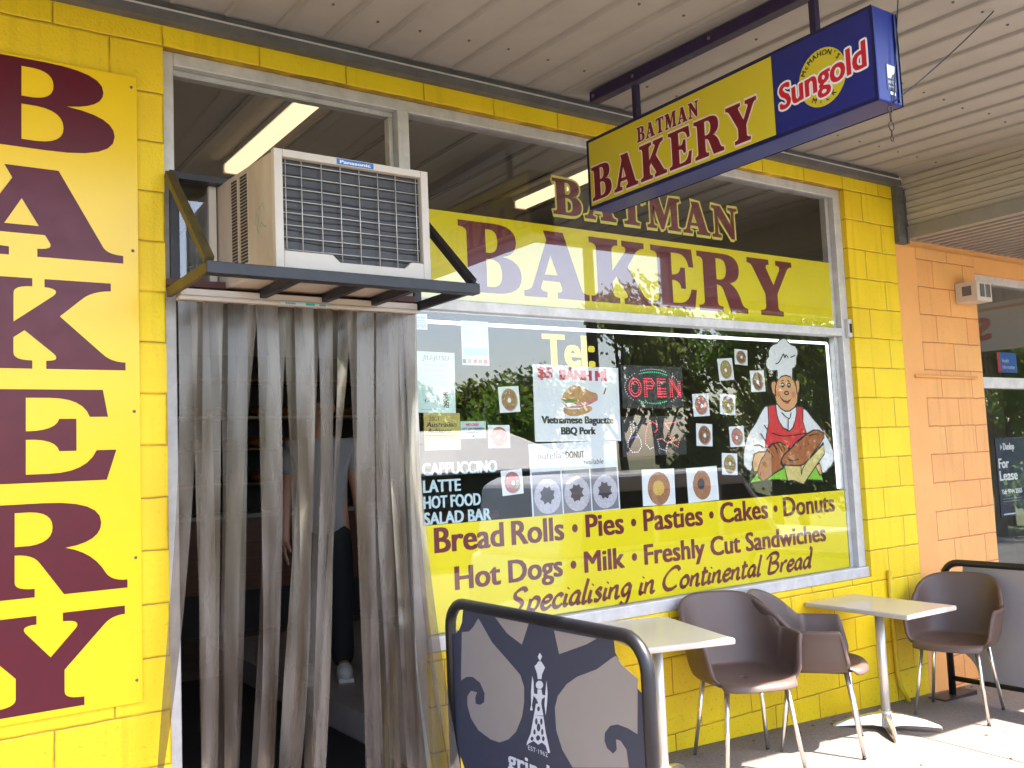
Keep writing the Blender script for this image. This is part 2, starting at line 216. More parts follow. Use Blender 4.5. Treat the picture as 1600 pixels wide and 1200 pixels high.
M_GRASS=mat('grass',(.10,.12,.04),.9,var=.4,scale=3)
M_KERB=mat('kerb_concrete',(.4,.39,.37),.85,var=.2,scale=20)
M_GLASS=glass_mat('window_glass',(.985,.99,.985),boost=1.55); M_GLASSD=glass_mat('clear_glass',boost=1.0)
M_STRIP=strip_mat()
M_MAROON=mat('maroon_vinyl',(.105,.003,.016),.3,spec=.35,var=.18,scale=12)
M_MAROONV=mat('maroon_glass_vinyl',(.17,.012,.024),.35,var=.12,scale=9)
M_MAROON2=mat('maroon_print',(.16,.008,.018),.35)
M_YSIGN=mat('yellow_enamel',(.90,.59,.006),.22,var=.06,scale=2,bump=.02,bscale=10)
M_YVIN=mat('yellow_vinyl',(.90,.735,.005),.3,var=.05,scale=4)
M_YLED=mat('yellow_acrylic',(.60,.48,.03),.25)
M_YLINE=mat('pale_yellow_vinyl',(.80,.72,.12),.35)
M_PINK=mat('pale_outline',(.80,.62,.55),.35)
M_WHITE=mat('white_print',(.80,.80,.80),.4)
M_BLUE=mat('blue_sign_paint',(.012,.018,.17),.22,coat=.3)
M_BLUES=mat('blue_sign_side',(.010,.020,.17),.32,spec=.25)
M_NAVY=mat('navy_edge',(.008,.010,.05),.3)
M_RED=mat('red_print',(.55,.012,.03),.35)
M_BLACK=mat('black_print',(.008,.008,.008),.4)
M_PALEB=mat('pale_blue_vinyl',(.50,.66,.70),.4)
M_PAPER=mat('white_paper',(.78,.82,.84),.7,var=.04,scale=6)
M_PAPERG=mat('pale_green_paper',(.60,.78,.74),.7,var=.06,scale=6)
M_GOLD=mat('gold_card',(.42,.33,.06),.35,var=.12,scale=10)
M_INK=mat('grey_ink',(.25,.28,.30),.6)
M_PURP=mat('purple_steel',(.035,.02,.075),.4,.1,var=.3,scale=12)
M_CREAM=mat('cream_enamel',(.56,.47,.40),.42,var=.3,scale=3,bump=.04,stretch=(3,3,.8),tint2=(.44,.34,.26))
M_CREAM2=mat('cream_plastic',(.60,.52,.45),.4,var=.06,scale=8)
M_DARK=mat('dark_slot',(.012,.011,.014),.5)
M_FIN=mat('condenser_fins',(.06,.057,.065),.25,.5,.5)
M_COND=mat('condenser_back',(.040,.034,.033),.4,.1,var=.5,scale=9,stretch=(3,1,30))
M_CHROME=mat('chrome',(.74,.71,.68),.24,.9)
M_BRUSH=mat('brushed_aluminium',(.78,.74,.70),.38,.55)
M_WIRE=mat('grille_wire',(.55,.52,.5),.35,.3)
M_BSTEEL=mat('black_steel',(.018,.017,.024),.42,.1,var=.4,scale=18,bump=.15)
M_OSTEEL=mat('wall_reflection_steel',(.045,.036,.022),.5,.1,var=.5,scale=9,bump=.2,tint2=(.14,.095,.02))  # dark steel with the yellow wall's reflection painted into its colour
M_TUBEBLK=mat('black_tube',(.012,.011,.016),.38,.0,var=.3,scale=25,bump=.12)
M_BROWN=mat('brown_plastic',(.118,.074,.060),.46,var=.08,scale=6,bump=.04,bscale=200)
M_TABLE=mat('laminate_top',(.58,.52,.45),.17,var=.08,scale=14)
M_TEDGE=mat('laminate_edge',(.62,.57,.52),.35)
M_BANB=mat('navy_banner',(.046,.050,.086),.5,var=.05,scale=9)
M_BANG=mat('grey_banner',(.31,.275,.272),.5,var=.06,scale=5,bump=.05,bscale=300)
M_BANW=mat('banner_white',(.62,.64,.74),.5)
M_WOOD=mat('dark_timber',(.17,.055,.02),.4,var=.5,scale=5,stretch=(1,1,14))
M_INT=mat('interior_paint',(.24,.20,.155),.8,var=.1,scale=2)
M_INTD=mat('interior_dark',(.035,.03,.028),.7)
M_ICEIL=mat('interior_ceiling',(.42,.37,.30),.7,var=.1,scale=2)
M_FLOOR=mat('terracotta_floor',(.24,.17,.13),.5,var=.3,scale=6)
M_TILE=mat('step_tile',(.42,.36,.34),.4,var=.2,scale=9)
M_MAT=mat('rubber_mat',(.012,.011,.012),.8,bump=.5,bscale=90)
M_LAMP=mat('lit_tube_diffuser',(.8,.75,.65),.4,emit=((1,.74,.44),.30))
M_SKIN=mat('skin',(.42,.22,.15),.5)
M_SHIRT=mat('white_cotton',(.30,.29,.32),.85,bump=.3,bscale=40)
M_TROU=mat('black_trousers',(.012,.012,.015),.8)
M_SHOE=mat('white_shoe',(.80,.78,.76),.5,var=.15,scale=30)
M_HAIR=mat('dark_hair',(.02,.014,.01),.5)
M_BREAD=mat('bread_crust',(.38,.15,.04),.6,var=.4,scale=20)

# ---------------------------------------------------------------- builders
def tag(o,label=None,cat=None,group=None,kind=None):
    if label: o['label']=label
    if cat: o['category']=cat
    if group: o['group']=group
    if kind: o['kind']=kind
    return o
def thing(name,label,cat,loc=(0,0,0),rz=0,group=None):
    o=bpy.data.objects.new(name,None); COL.objects.link(o); o.empty_display_size=.1
    o.location=loc; o.rotation_euler=(0,0,rz); return tag(o,label,cat,group)
def wloc(o):
    v=Vector((0,0,0))
    while o: v+=o.location; o=o.parent
    return v
class MB:
    def __init__(s): s.v=[];s.f=[];s.mi=[];s.mats=[];s.sm=[]
    def mid(s,m):
        if m not in s.mats: s.mats.append(m)
        return s.mats.index(m)
    def add(s,vs,fs,m,smooth=False):
        b=len(s.v); k=s.mid(m); s.v+= [tuple(v) for v in vs]
        for f in fs: s.f.append([b+i for i in f]); s.mi.append(k); s.sm.append(smooth)
        return s
    def box(s,x0,y0,z0,x1,y1,z1,m):
        x0,x1=sorted((x0,x1));y0,y1=sorted((y0,y1));z0,z1=sorted((z0,z1))
        v=[(x,y,z) for z in (z0,z1) for y in (y0,y1) for x in (x0,x1)]
        return s.add(v,[(0,2,3,1),(4,5,7,6),(0,1,5,4),(1,3,7,5),(3,2,6,7),(2,0,4,6)],m)
    def bar(s,a,b,w,h,m,up=(0,0,1)):
        a=Vector(a);b=Vector(b);d=(b-a).normalized();u=Vector(up); r=d.cross(u).normalized()*w/2; u=r.cross(d).normalized()*h/2
        v=[p+i*r+j*u for p in (a,b) for i,j in ((-1,-1),(1,-1),(1,1),(-1,1))]
        return s.add(v,[(3,2,1,0),(4,5,6,7),(0,1,5,4),(1,2,6,5),(2,3,7,6),(3,0,4,7)],m)
    def tube(s,pts,r,m,n=10,closed=False,cap=True,smooth=True):
        P=[Vector(p) for p in pts]; k=len(P); rs=r if isinstance(r,(list,tuple)) else [r]*k
        vs=[];fs=[]; prev=None
        for i,p in enumerate(P):
            if closed: t=(P[(i+1)%k]-P[i-1])
            else: t=(P[min(i+1,k-1)]-P[max(i-1,0)])
            t.normalize()
            if prev is None:
                q=Vector((0,0,1)) if abs(t.z)<.9 else Vector((1,0,0)); u=t.cross(q).normalized()
            else: u=(prev-t*prev.dot(t)).normalized()
            prev=u; w_=t.cross(u)
            for j in range(n):
                a=2*PI*j/n; vs.append(p+(u*math.cos(a)+w_*math.sin(a))*rs[i])
        for i in range(k if closed else k-1):
            for j in range(n):
                a=i*n+j;b=i*n+(j+1)%n;c=((i+1)%k)*n+(j+1)%n;d=((i+1)%k)*n+j; fs.append((a,b,c,d))
        if cap and not closed: fs.append(tuple(range(n-1,-1,-1))); fs.append(tuple((k-1)*n+j for j in range(n)))
        return s.add(vs,fs,m,smooth)
    def ball(s,c,rx,ry,rz,m,n=12,k=8):
        vs=[];fs=[]
        for i in range(k+1):
            t=PI*i/k
            for j in range(n):
                a=2*PI*j/n; vs.append((c[0]+rx*math.sin(t)*math.cos(a),c[1]+ry*math.sin(t)*math.sin(a),c[2]+rz*math.cos(t)))
        for i in range(k):
            for j in range(n): fs.append((i*n+j,(i+1)*n+j,(i+1)*n+(j+1)%n,i*n+(j+1)%n))
        return s.add(vs,fs,m,True)
    def build(s,name,parent=None,bevel=0,local=False,segs=2):
        me=bpy.data.meshes.new(name)
        off=Vector((0,0,0)) if (parent is None or local) else wloc(parent)
        me.from_pydata([tuple(Vector(v)-off) for v in s.v],[],s.f)
        for m in s.mats: me.materials.append(m)
        me.polygons.foreach_set('material_index',s.mi); me.polygons.foreach_set('use_smooth',s.sm); me.update()
        o=bpy.data.objects.new(name,me); COL.objects.link(o); o.parent=parent
        if bevel:
            b=o.modifiers.new('bevel','BEVEL'); b.width=bevel; b.segments=segs; b.limit_method='ANGLE'
        return o
def path2d(d,n=6):
    """small path language: M/L points and Q quadratic curves; returns contours"""
    t=d.split(); out=[];cur=[];i=0
    while i<len(t):
        c=t[i]
        if c=='M':
            if cur: out.append(cur)
            cur=[(float(t[i+1]),float(t[i+2]))]; i+=3
        elif c=='L': cur.append((float(t[i+1]),float(t[i+2]))); i+=3
        elif c=='Q':
            p0=cur[-1]; p1=(float(t[i+1]),float(t[i+2])); p2=(float(t[i+3]),float(t[i+4])); i+=5
            for k in range(1,n+1):
                a=k/n; cur.append(tuple((1-a)**2*p0[j]+2*a*(1-a)*p1[j]+a*a*p2[j] for j in (0,1)))
        else: i+=1
    out.append(cur); return out
SLAB={
'B':(1.0,'M 0 0 L .58 0 Q 1 0 1 .27 Q 1 .5 .7 .535 Q .93 .58 .93 .77 Q .93 1 .56 1 L 0 1 L 0 .91 Q .13 .91 .13 .83 L .13 .17 Q .13 .09 0 .09 M .43 .09 L .52 .09 Q .68 .1 .68 .28 Q .68 .47 .52 .485 L .43 .485 M .43 .575 L .5 .575 Q .62 .59 .62 .745 Q .62 .9 .5 .91 L .43 .91'),
'A':(1.16,'M 0 0 L .40 0 L .40 .09 Q .27 .09 .30 .17 L .33 .25 L .63 .25 L .66 .17 Q .69 .09 .58 .09 L .58 0 L 1.16 0 L 1.16 .09 Q 1.05 .09 1.02 .17 L .72 1 L .37 1 L .42 .86 L .15 .17 Q .12 .09 0 .09 M .37 .345 L .59 .345 L .48 .64'),
'K':(1.18,'M 0 0 L .55 0 L .55 .09 Q .43 .09 .43 .17 L .43 .34 L .5 .42 L .69 .17 Q .74 .09 .64 .09 L .64 0 L 1.18 0 L 1.18 .09 Q 1.08 .09 1.02 .18 L .73 .59 L .88 .8 Q .95 .9 1.08 .91 L 1.08 1 L .63 1 L .63 .91 Q .74 .9 .69 .82 L .43 .51 L .43 .83 Q .43 .91 .55 .91 L .55 1 L 0 1 L 0 .91 Q .13 .91 .13 .83 L .13 .17 Q .13 .09 0 .09'),
'E':(.96,'M 0 0 L .90 0 L .96 .33 L .84 .33 Q .78 .09 .56 .09 L .43 .09 L .43 .46 Q .60 .47 .62 .33 L .72 .33 L .72 .68 L .62 .68 Q .60 .55 .43 .55 L .43 .91 L .56 .91 Q .76 .91 .80 .70 L .91 .70 L .88 1 L 0 1 L 0 .91 Q .13 .91 .13 .83 L .13 .17 Q .13 .09 0 .09'),
'R':(1.14,'M 0 0 L .55 0 L .55 .09 Q .43 .09 .43 .17 L .43 .46 Q .54 .46 .58 .36 L .73 0 L 1.14 0 L 1.14 .09 Q 1.04 .09 1.0 .18 Q .92 .43 .74 .50 Q .97 .54 .97 .75 Q .97 1 .60 1 L 0 1 L 0 .91 Q .13 .91 .13 .83 L .13 .17 Q .13 .09 0 .09 M .43 .55 L .52 .55 Q .66 .57 .66 .735 Q .66 .9 .52 .91 L .43 .91'),
'Y':(1.14,'M .28 0 L .86 0 L .86 .09 Q .73 .09 .73 .17 L .73 .40 L 1.0 .83 Q 1.05 .91 1.14 .91 L 1.14 1 L .72 1 L .72 .91 Q .84 .91 .81 .83 L .64 .55 L .48 .83 Q .44 .91 .55 .91 L .55 1 L 0 1 L 0 .91 Q .09 .91 .14 .83 L .42 .38 L .42 .17 Q .42 .09 .28 .09'),
'T':(1.0,'M .2 0 L .8 0 L .8 .09 Q .65 .09 .65 .17 L .65 .9 L .72 .9 Q .87 .88 .9 .68 L 1 .68 L .98 1 L .02 1 L 0 .68 L .1 .68 Q .13 .88 .28 .9 L .35 .9 L .35 .17 Q .35 .09 .2 .09'),
'M':(1.36,'M 0 0 L .38 0 L .38 .09 Q .26 .09 .26 .17 L .26 .72 L .55 0 L .66 0 L .97 .74 L .97 .17 Q .97 .09 .84 .09 L .84 0 L 1.36 0 L 1.36 .09 Q 1.24 .09 1.24 .17 L 1.24 .83 Q 1.24 .91 1.36 .91 L 1.36 1 L .92 1 L .70 .44 L .47 1 L 0 1 L 0 .91 Q .13 .91 .13 .83 L .13 .17 Q .13 .09 0 .09'),
'N':(1.16,'M 0 0 L .40 0 L .40 .09 Q .27 .09 .27 .17 L .27 .68 L .84 0 L 1.01 0 L 1.01 .83 Q 1.01 .91 1.16 .91 L 1.16 1 L .74 1 L .74 .91 Q .88 .91 .88 .83 L .88 .40 L .40 1 L 0 1 L 0 .91 Q .13 .91 .13 .83 L .13 .17 Q .13 .09 0 .09'),
}
TCACHE={}
def font2d(s,shear=0):
    k=(s,shear)
    if k in TCACHE: return TCACHE[k]
    c=bpy.data.curves.new('lettering','FONT'); c.body=s; c.shear=shear; c.resolution_u=3
    o=bpy.data.objects.new('lettering',c); COL.objects.link(o); bpy.context.view_layer.update()
    me=bpy.data.meshes.new_from_object(o.evaluated_get(bpy.context.evaluated_depsgraph_get()))
    v=[(p.co.x,p.co.y) for p in me.vertices]; f=[tuple(p.vertices) for p in me.polygons]
    COL.objects.unlink(o); bpy.data.objects.remove(o); bpy.data.curves.remove(c); bpy.data.meshes.remove(me)
    TCACHE[k]=(v,f); return v,f
CAPH=None
class Flat(MB):
    """flat printed shapes on a plane: origin O, axes U and V, normal Nn towards the viewer"""
    def __init__(s,O,U,V,Nn,step=.0004):
        super().__init__(); s.O=Vector(O);s.U=Vector(U);s.V=Vector(V);s.N=Vector(Nn);s.step=step
    def P(s,x,y,d): return s.O+s.U*x+s.V*y+s.N*(d*s.step)
    def poly(s,contours,m,d=1):
        if not isinstance(contours[0][0],(list,tuple)): contours=[contours]
        vv=[[Vector((x,y,0)) for x,y in c] for c in contours]
        tri=tessellate_polygon(vv); flat=[p for c in contours for p in c]
        return s.add([s.P(x,y,d) for x,y in flat],[tuple(t) for t in tri],m)
    def rect(s,x0,y0,x1,y1,m,d=1): return s.poly([(x0,y0),(x1,y0),(x1,y1),(x0,y1)],m,d)
    def ell(s,cx,cy,rx,ry,m,d=1,n=24,jit=0,seed=0):
        r=random.Random(seed)
        return s.poly([(cx+rx*(1+jit*r.uniform(-1,1))*math.cos(2*PI*i/n),cy+ry*(1+jit*r.uniform(-1,1))*math.sin(2*PI*i/n)) for i in range(n)],m,d)
    def ribbon(s,pts,w,m,d=1,closed=False,nib=None):
        P=[Vector(p) for p in pts]; k=len(P); vs=[];fs=[]
        for i,p in enumerate(P):
            a=P[i-1] if (closed or i) else P[0]; b=P[(i+1)%k] if (closed or i<k-1) else P[k-1]
            t=(b-a); t=t.normalized() if t.length>1e-9 else Vector((1,0)); nn=Vector((-t.y,t.x)); ww=w
            if nib is not None: ww=w*(.46+.54*abs(math.sin(math.atan2(t.y,t.x)-nib)))
            if closed:
                e1=(p-P[i-1]); e2=(P[(i+1)%k]-p)
                if e1.length>1e-9 and e2.length>1e-9:
                    c=max(.5,math.cos(e1.angle(e2)/2)) ; ww=w/c
            for sg in (1,-1):
                q=p+nn*ww/2*sg; vs.append(s.P(q.x,q.y,d))
        for i in range(k if closed else k-1):
            j=(i+1)%k; fs.append((2*i,2*i+1,2*j+1,2*j))
        return s.add(vs,fs,m)
    def text(s,t,x,y,h,m,d=1,width=None,bold=0,shear=0,align='l',rot=0):
        global CAPH
        if CAPH is None: CAPH=max(p[1] for p in font2d('H')[0])
        v,f=font2d(t,shear)
        if not v: return s
        x0=min(p[0] for p in v); x1=max(p[0] for p in v); sy=h/CAPH; sx=sy if width is None else width/(x1-x0)
        W=(x1-x0)*sx; ox=x-(W/2 if align=='c' else W if align=='r' else 0)
        offs=[0] if not bold else [-bold,0,bold]
        ca,sa=math.cos(rot),math.sin(rot)
        for k,bx in enumerate(offs):
            for kk,by in enumerate([0] if not bold else [-bold*.35,bold*.35]):
                q=[((p[0]-x0)*sx+ox-x+bx,p[1]*sy+by) for p in v]
                s.add([s.P(x+a*ca-b*sa,y+a*sa+b*ca,d+.15*(2*k+kk)) for a,b in q],f,m)
        return s
    def slab(s,t,x,y,h,width,m,d=2,gap=.07,outline=None,ow=0,shear=0,fill=True):
        tot=sum(SLAB[c][0]+gap for c in t)-gap; sx=width/tot; px=0
        for c in t:
            cs=[[(x+(px+p[0])*sx+shear*p[1]*h,y+p[1]*h) for p in k] for k in path2d(SLAB[c][1])]
            if fill: s.poly(cs,m,d)
            if outline:
                for k in cs: s.ribbon(k,ow*2,outline,d-1,closed=True)
            px+=SLAB[c][0]+gap
        return s
    def round(s,x0,y0,x1,y1,r,m,d=1):
        pts=[]
        for cx,cy_,a0 in ((x1-r,y1-r,0),(x0+r,y1-r,90),(x0+r,y0+r,180),(x1-r,y0+r,270)):
            for k in range(5): a=R(a0+22.5*k); pts.append((cx+r*math.cos(a),cy_+r*math.sin(a)))
        return s.poly(pts,m,d)
def onglass(y=.0715): return Flat((0,y,0),(1,0,0),(0,0,1),(0,-1,0))
def card(x0,z0,x1,z1,m,y=.0725,t=.0008): return MB().box(x0,y,z0,x1,y+t,z1,m)

def g(x,y): return .233-.047*max(-20,min(30,x))+.02*max(y,-2.95)

# ---------------------------------------------------------------- ground
def sheet(name,xs,ys,dz,m,zf=g):
    b=MB(); vs=[(x,y,zf(x,y)+dz) for y in ys for x in xs]; n=len(xs)
    fs=[(j*n+i,j*n+i+1,(j+1)*n+i+1,(j+1)*n+i) for j in range(len(ys)-1) for i in range(n-1)]
    b.add(vs,fs,m); o=b.build(name); o['kind']='structure'; return o
sheet('ground',[-600,-20,0,30,600],[-600,-60,-30,-11.5,-3.1,.0,8,600],-.34,M_GRASS)
sheet('road',[-60,-20,0,30,90],[-11.4,-3.0],-.155,M_ASPH)
pv=MB()
xs=[-20,0,30]
for i in range(2):
    a,b_=xs[i],xs[i+1]
    pv.add([(a,-2.9,g(a,-2.9)),(b_,-2.9,g(b_,-2.9)),(b_,.3,g(b_,.3)),(a,.3,g(a,.3))],[(0,1,2,3)],M_PAVE)
pav=pv.build('pavement'); pav['kind']='structure'
kb=MB()
for i in range(2):
    a,b_=xs[i],xs[i+1]; q=[]
    for x in (a,b_):
        z=g(x,-2.9); q+= [(x,-2.9,z+.002),(x,-3.04,z),(x,-3.06,z-.2)]
    kb.add(q,[(0,3,4,1),(1,4,5,2)],M_KERB)
kb.build('kerb')['kind']='structure'
# saw-cut joints in the pavement, real grooves' dark filler
jn=MB()
for x in (-2.6,-.4,1.75,3.95,6.1,8.3):
    jn.add([(x-.006,-2.88,g(x,-2.88)+.003),(x+.006,-2.88,g(x,-2.88)+.003),(x+.006,-.02,g(x,-.02)+.003),(x-.006,-.02,g(x,-.02)+.003)],[(0,1,2,3)],M_JOINT)
jn.build('pavement_joint')['kind']='structure'

# ---------------------------------------------------------------- the bakery building
bak=thing('bakery_building','yellow painted blockwork shop with wide aluminium framed windows and open doorway','shop',(2.2,.1,0))
wl=MB()
wl.box(-4,0,-.6,0,.2,3.4,M_YWALL).box(4.41,0,-.6,4.955,.2,3.4,M_YWALL).box(1.125,0,-.6,4.41,.2,.835,M_YWALL).box(-4,0,3.4,4.955,.2,3.62,M_YWALL)
wl.build('wall',bak)
# window and door frames
fr=MB(); y0,y1=.035,.12
fr.box(.0,y0,.2,.05,y1,3.4,M_ALU)                                   # left jamb
fr.box(.05,y0,3.345,4.41,y1,3.4,M_ALU)                              # head
fr.box(1.07,y0-.006,.2,1.13,y1,3.345,M_ALU)                         # door post
fr.box(4.335,y0,.9,4.41,y1,3.345,M_ALU)                             # right jamb
fr.box(1.13,y0,2.41,4.335,y1,2.462,M_ALU)                           # transom
fr.box(.05,y0,2.40,1.07,y1,2.455,M_ALU)                             # door head
fr.box(1.13,y0-.02,.836,4.41,y1,.9,M_ALU)                           # sill
fr.box(4.30,.075,.9,4.335,y1,2.41,M_ALU); fr.box(4.30,.075,2.462,4.335,y1,3.345,M_ALU)
fr.box(.05,.075,3.32,1.07,y1,3.345,M_ALU); fr.box(1.045,.075,2.455,1.07,y1,3.32,M_ALU)
wf=fr.build('window_frame',bak,bevel=.004)
MB().box(4.365,.012,2.40,4.43,.034,2.52,M_ALU).box(4.385,.006,2.43,4.40,.012,2.49,M_DARK).build('latch_plate',wf)
for i,(a,b_,c,d) in enumerate([(.05,2.455,1.045,3.32),(1.13,2.462,4.30,3.345),(1.13,.9,4.30,2.41)]):
    MB().box(a,.060,b_,c,.066,d,M_GLASS).build('glass_pane',bak)
# interior shell
ic=MB(); ic.box(-1.6,.2,3.45,4.9,6,3.5,M_ICEIL)
for i in range(16): ic.box(-1.5+i*.4,.25,3.44,-1.475+i*.4,5.9,3.45,M_INT)
ic.build('ceiling',bak)
iw=MB(); iw.box(-1.7,.2,-.3,-1.6,6,3.5,M_INT).box(4.9,.2,-.3,4.955,6,3.5,M_INT).box(-1.6,5.9,-.3,4.9,6,3.45,M_INT)
iw.box(1.16,.2,.25,4.9,.24,.85,M_INT).build('interior_wall',bak)
fl=MB().box(-1.6,.2,.1,4.9,5.9,.245,M_FLOOR).build('shop_floor'); fl['kind']='structure'
th=MB().box(.05,.03,.1,1.07,.2,.247,M_TILE).build('threshold',bak)
pl=MB().box(1.19,.25,.245,4.88,3.6,.40,M_TILE).build('raised_step'); pl['kind']='structure'
tag(MB().box(.06,.22,.2455,1.17,3.0,.262,M_MAT).build('door_mat',bevel=.004),'black rubber mat on the floor just inside the doorway','mat')

# ---------------------------------------------------------------- left vertical sign
ws=thing('wall_sign','tall yellow enamel sign with stacked maroon letters on the pier left of the doorway','sign',(-.455,-.01,.85))
MB().box(-.807,-.014,.847,-.103,-.001,3.245,M_YSIGN).build('panel',ws,bevel=.002)
for c,zb,zt,x0,x1 in (('B',2.90,3.236,-.75,-.187),('A',2.497,2.828,-.752,-.160),('K',2.086,2.416,-.75,-.155),('E',1.676,2.011,-.74,-.190),('R',1.273,1.602,-.755,-.155),('Y',.873,1.208,-.735,-.165)):
    fz=Flat((0,-.0145,0),(1,0,0),(0,0,1),(0,-1,0)); fz.slab(c,x0,zb,zt-zb,x1-x0,M_MAROON,d=1); fz.build('letter',ws)
for x in (-.125,-.785):
    for z in (.93,1.38,1.93,2.55,3.2): MB().ball((x,-.015,z),.006,.003,.006,M_BEAM,8,4).build('screw',ws)

# ---------------------------------------------------------------- neighbour shop
nb=thing('neighbour_shop','orange painted block shop front at the right with a dark window','shop',(7,.1,0))
MB().box(4.957,.0,-.6,5.19,.2,3.08,M_OPLAIN).box(5.19,.002,-.6,5.965,.2,3.08,M_OWALL).box(5.965,.0,2.96,14,.2,3.08,M_OPLAIN).box(5.09,.03,3.08,14,.2,3.6,M_OPLAIN).box(5.965,0,-.9,14,.2,.55,M_OPLAIN).build('wall',nb)
n_=MB().box(5.965,.04,2.9,14,.12,2.96,M_ALU).box(5.965,.04,.55,14,.12,.62,M_ALU).box(6.0,.035,2.08,14,.12,2.165,M_ALU).box(5.965,.04,.62,6.0,.12,2.9,M_ALU).box(8.3,.04,.62,8.36,.12,2.9,M_ALU)
n_.build('window_frame',nb,bevel=.004)
MB().box(6.0,.06,.62,14,.066,2.08,M_GLASS).build('glass_pane',nb); MB().box(6.0,.06,2.165,14,.066,2.9,M_GLASS).build('glass_pane',nb)
MB().box(5.1,.2,-.6,5.2,4,3.1,M_INT).box(13.9,.2,-.9,14,4,3.1,M_INT).box(5.1,4,-.6,14,4.1,3.1,M_INT).box(5.1,.2,3.0,14,4,3.1,M_ICEIL).box(5.1,.2,-.7,14,4,-.35,M_FLOOR).build('interior_wall',nb)
# ---------------------------------------------------------------- awnings
SL=.0311
def cz(y): return 3.572+SL*y
aw=thing('street_awning','beige ribbed steel awning ceiling over the pavement in front of the bakery','awning',(2,-1,3.6))
so_=MB(); X0,X1,YF=-5,5.06,-2.16
so_.add([(x,y,cz(y)+dz) for dz in (0,.05) for x,y in ((X0,.0),(X1,.0),(X1,YF),(X0,YF))],[(0,1,2,3),(7,6,5,4),(0,4,5,1),(1,5,6,2),(2,6,7,3),(3,7,4,0)],M_SOFF)
so_.build('soffit',aw)
MB().box(X0,YF-.09,3.63,5.4,.6,3.66,M_BEAM).build('roof_sheet',aw)
rb=MB(); x=.464-.2185*25
while x<X1-.03:
    rb.add([(x+dx,y,cz(y)+dz) for y in (-.065,YF) for dx,dz in ((-.016,-.001),(-.009,-.013),(.009,-.013),(.016,-.001))],[(0,1,5,4),(1,2,6,5),(2,3,7,6),(0,3,2,1)],M_SOFF2)
    x+=.2185
rb.build('rib',aw)
scw=MB(); r_=random.Random(3)
for i in range(-10,22):
    for y in (-.35,-1.05,-1.75):
        x=.57+.2185*i; scw.ball((x+r_.uniform(-.02,.02),y+r_.uniform(-.03,.03),cz(y)-.002),.007,.007,.005,M_BEAM,8,4)
scw.build('fixings',aw)['kind']='stuff'
MB().box(-5,-.055,3.487,5.0,-.002,3.528,M_BEAM).box(-5,-.062,3.528,5.0,-.002,3.5335,M_ALU).box(-5,-.04,3.5335,5.0,-.002,3.566,M_BEAM).build('edge_beam',aw)  # thin pale strip paints in the highlight line along the channel
MB().box(-5,YF-.09,3.475,5.06,YF,3.62,M_BEAM).build('gutter',aw)
# roof sheet above so that the sun is kept out
na=thing('neighbour_awning','lower ribbed awning at the right stepping down beside the main ceiling','awning',(8,-1,3.2))
s2=MB().box(5.09,-2.2,3.135,16,.03,3.19,M_SOFF); s2.build('soffit',na)
rb=MB(); x=5.2
while x<12:
    rb.box(x,-2.19,3.122,x+.016,-.01,3.135,M_SOFF2); x+=.1
rb.build('rib',na)
sp=MB()
for k in range(5):
    z0=3.205+k*.087; sp.add([(5.062,-.01,z0),(5.062,-2.2,z0-.07*0),(5.050,-2.2,z0+.085),(5.050,-.01,z0+.085),(5.09,-.01,z0),(5.09,-2.2,z0),(5.09,-2.2,z0+.085),(5.09,-.01,z0+.085)],[(0,1,2,3),(0,4,5,1),(3,2,6,7),(1,5,6,2),(0,3,7,4)],M_BOARD)
    sp.box(5.0535,-2.2,z0+.040,5.0575,-.01,z0+.043,M_JOINT)
sp.build('side_boarding',na)
MB().box(5.04,-2.2,3.115,5.09,-.05,3.203,mat('pale_steel',(.30,.275,.25),.6,var=.2,scale=6)).build('bottom_beam',na)
MB().box(5.04,-2.3,3.05,16,-2.2,3.58,M_BOARD).build('fascia',na)
MB().box(4.955,-.035,3.085,5.045,.0,3.487,M_BEAM).box(5.045,-.045,3.085,5.065,.0,3.47,M_BEAM).build('flashing',na)

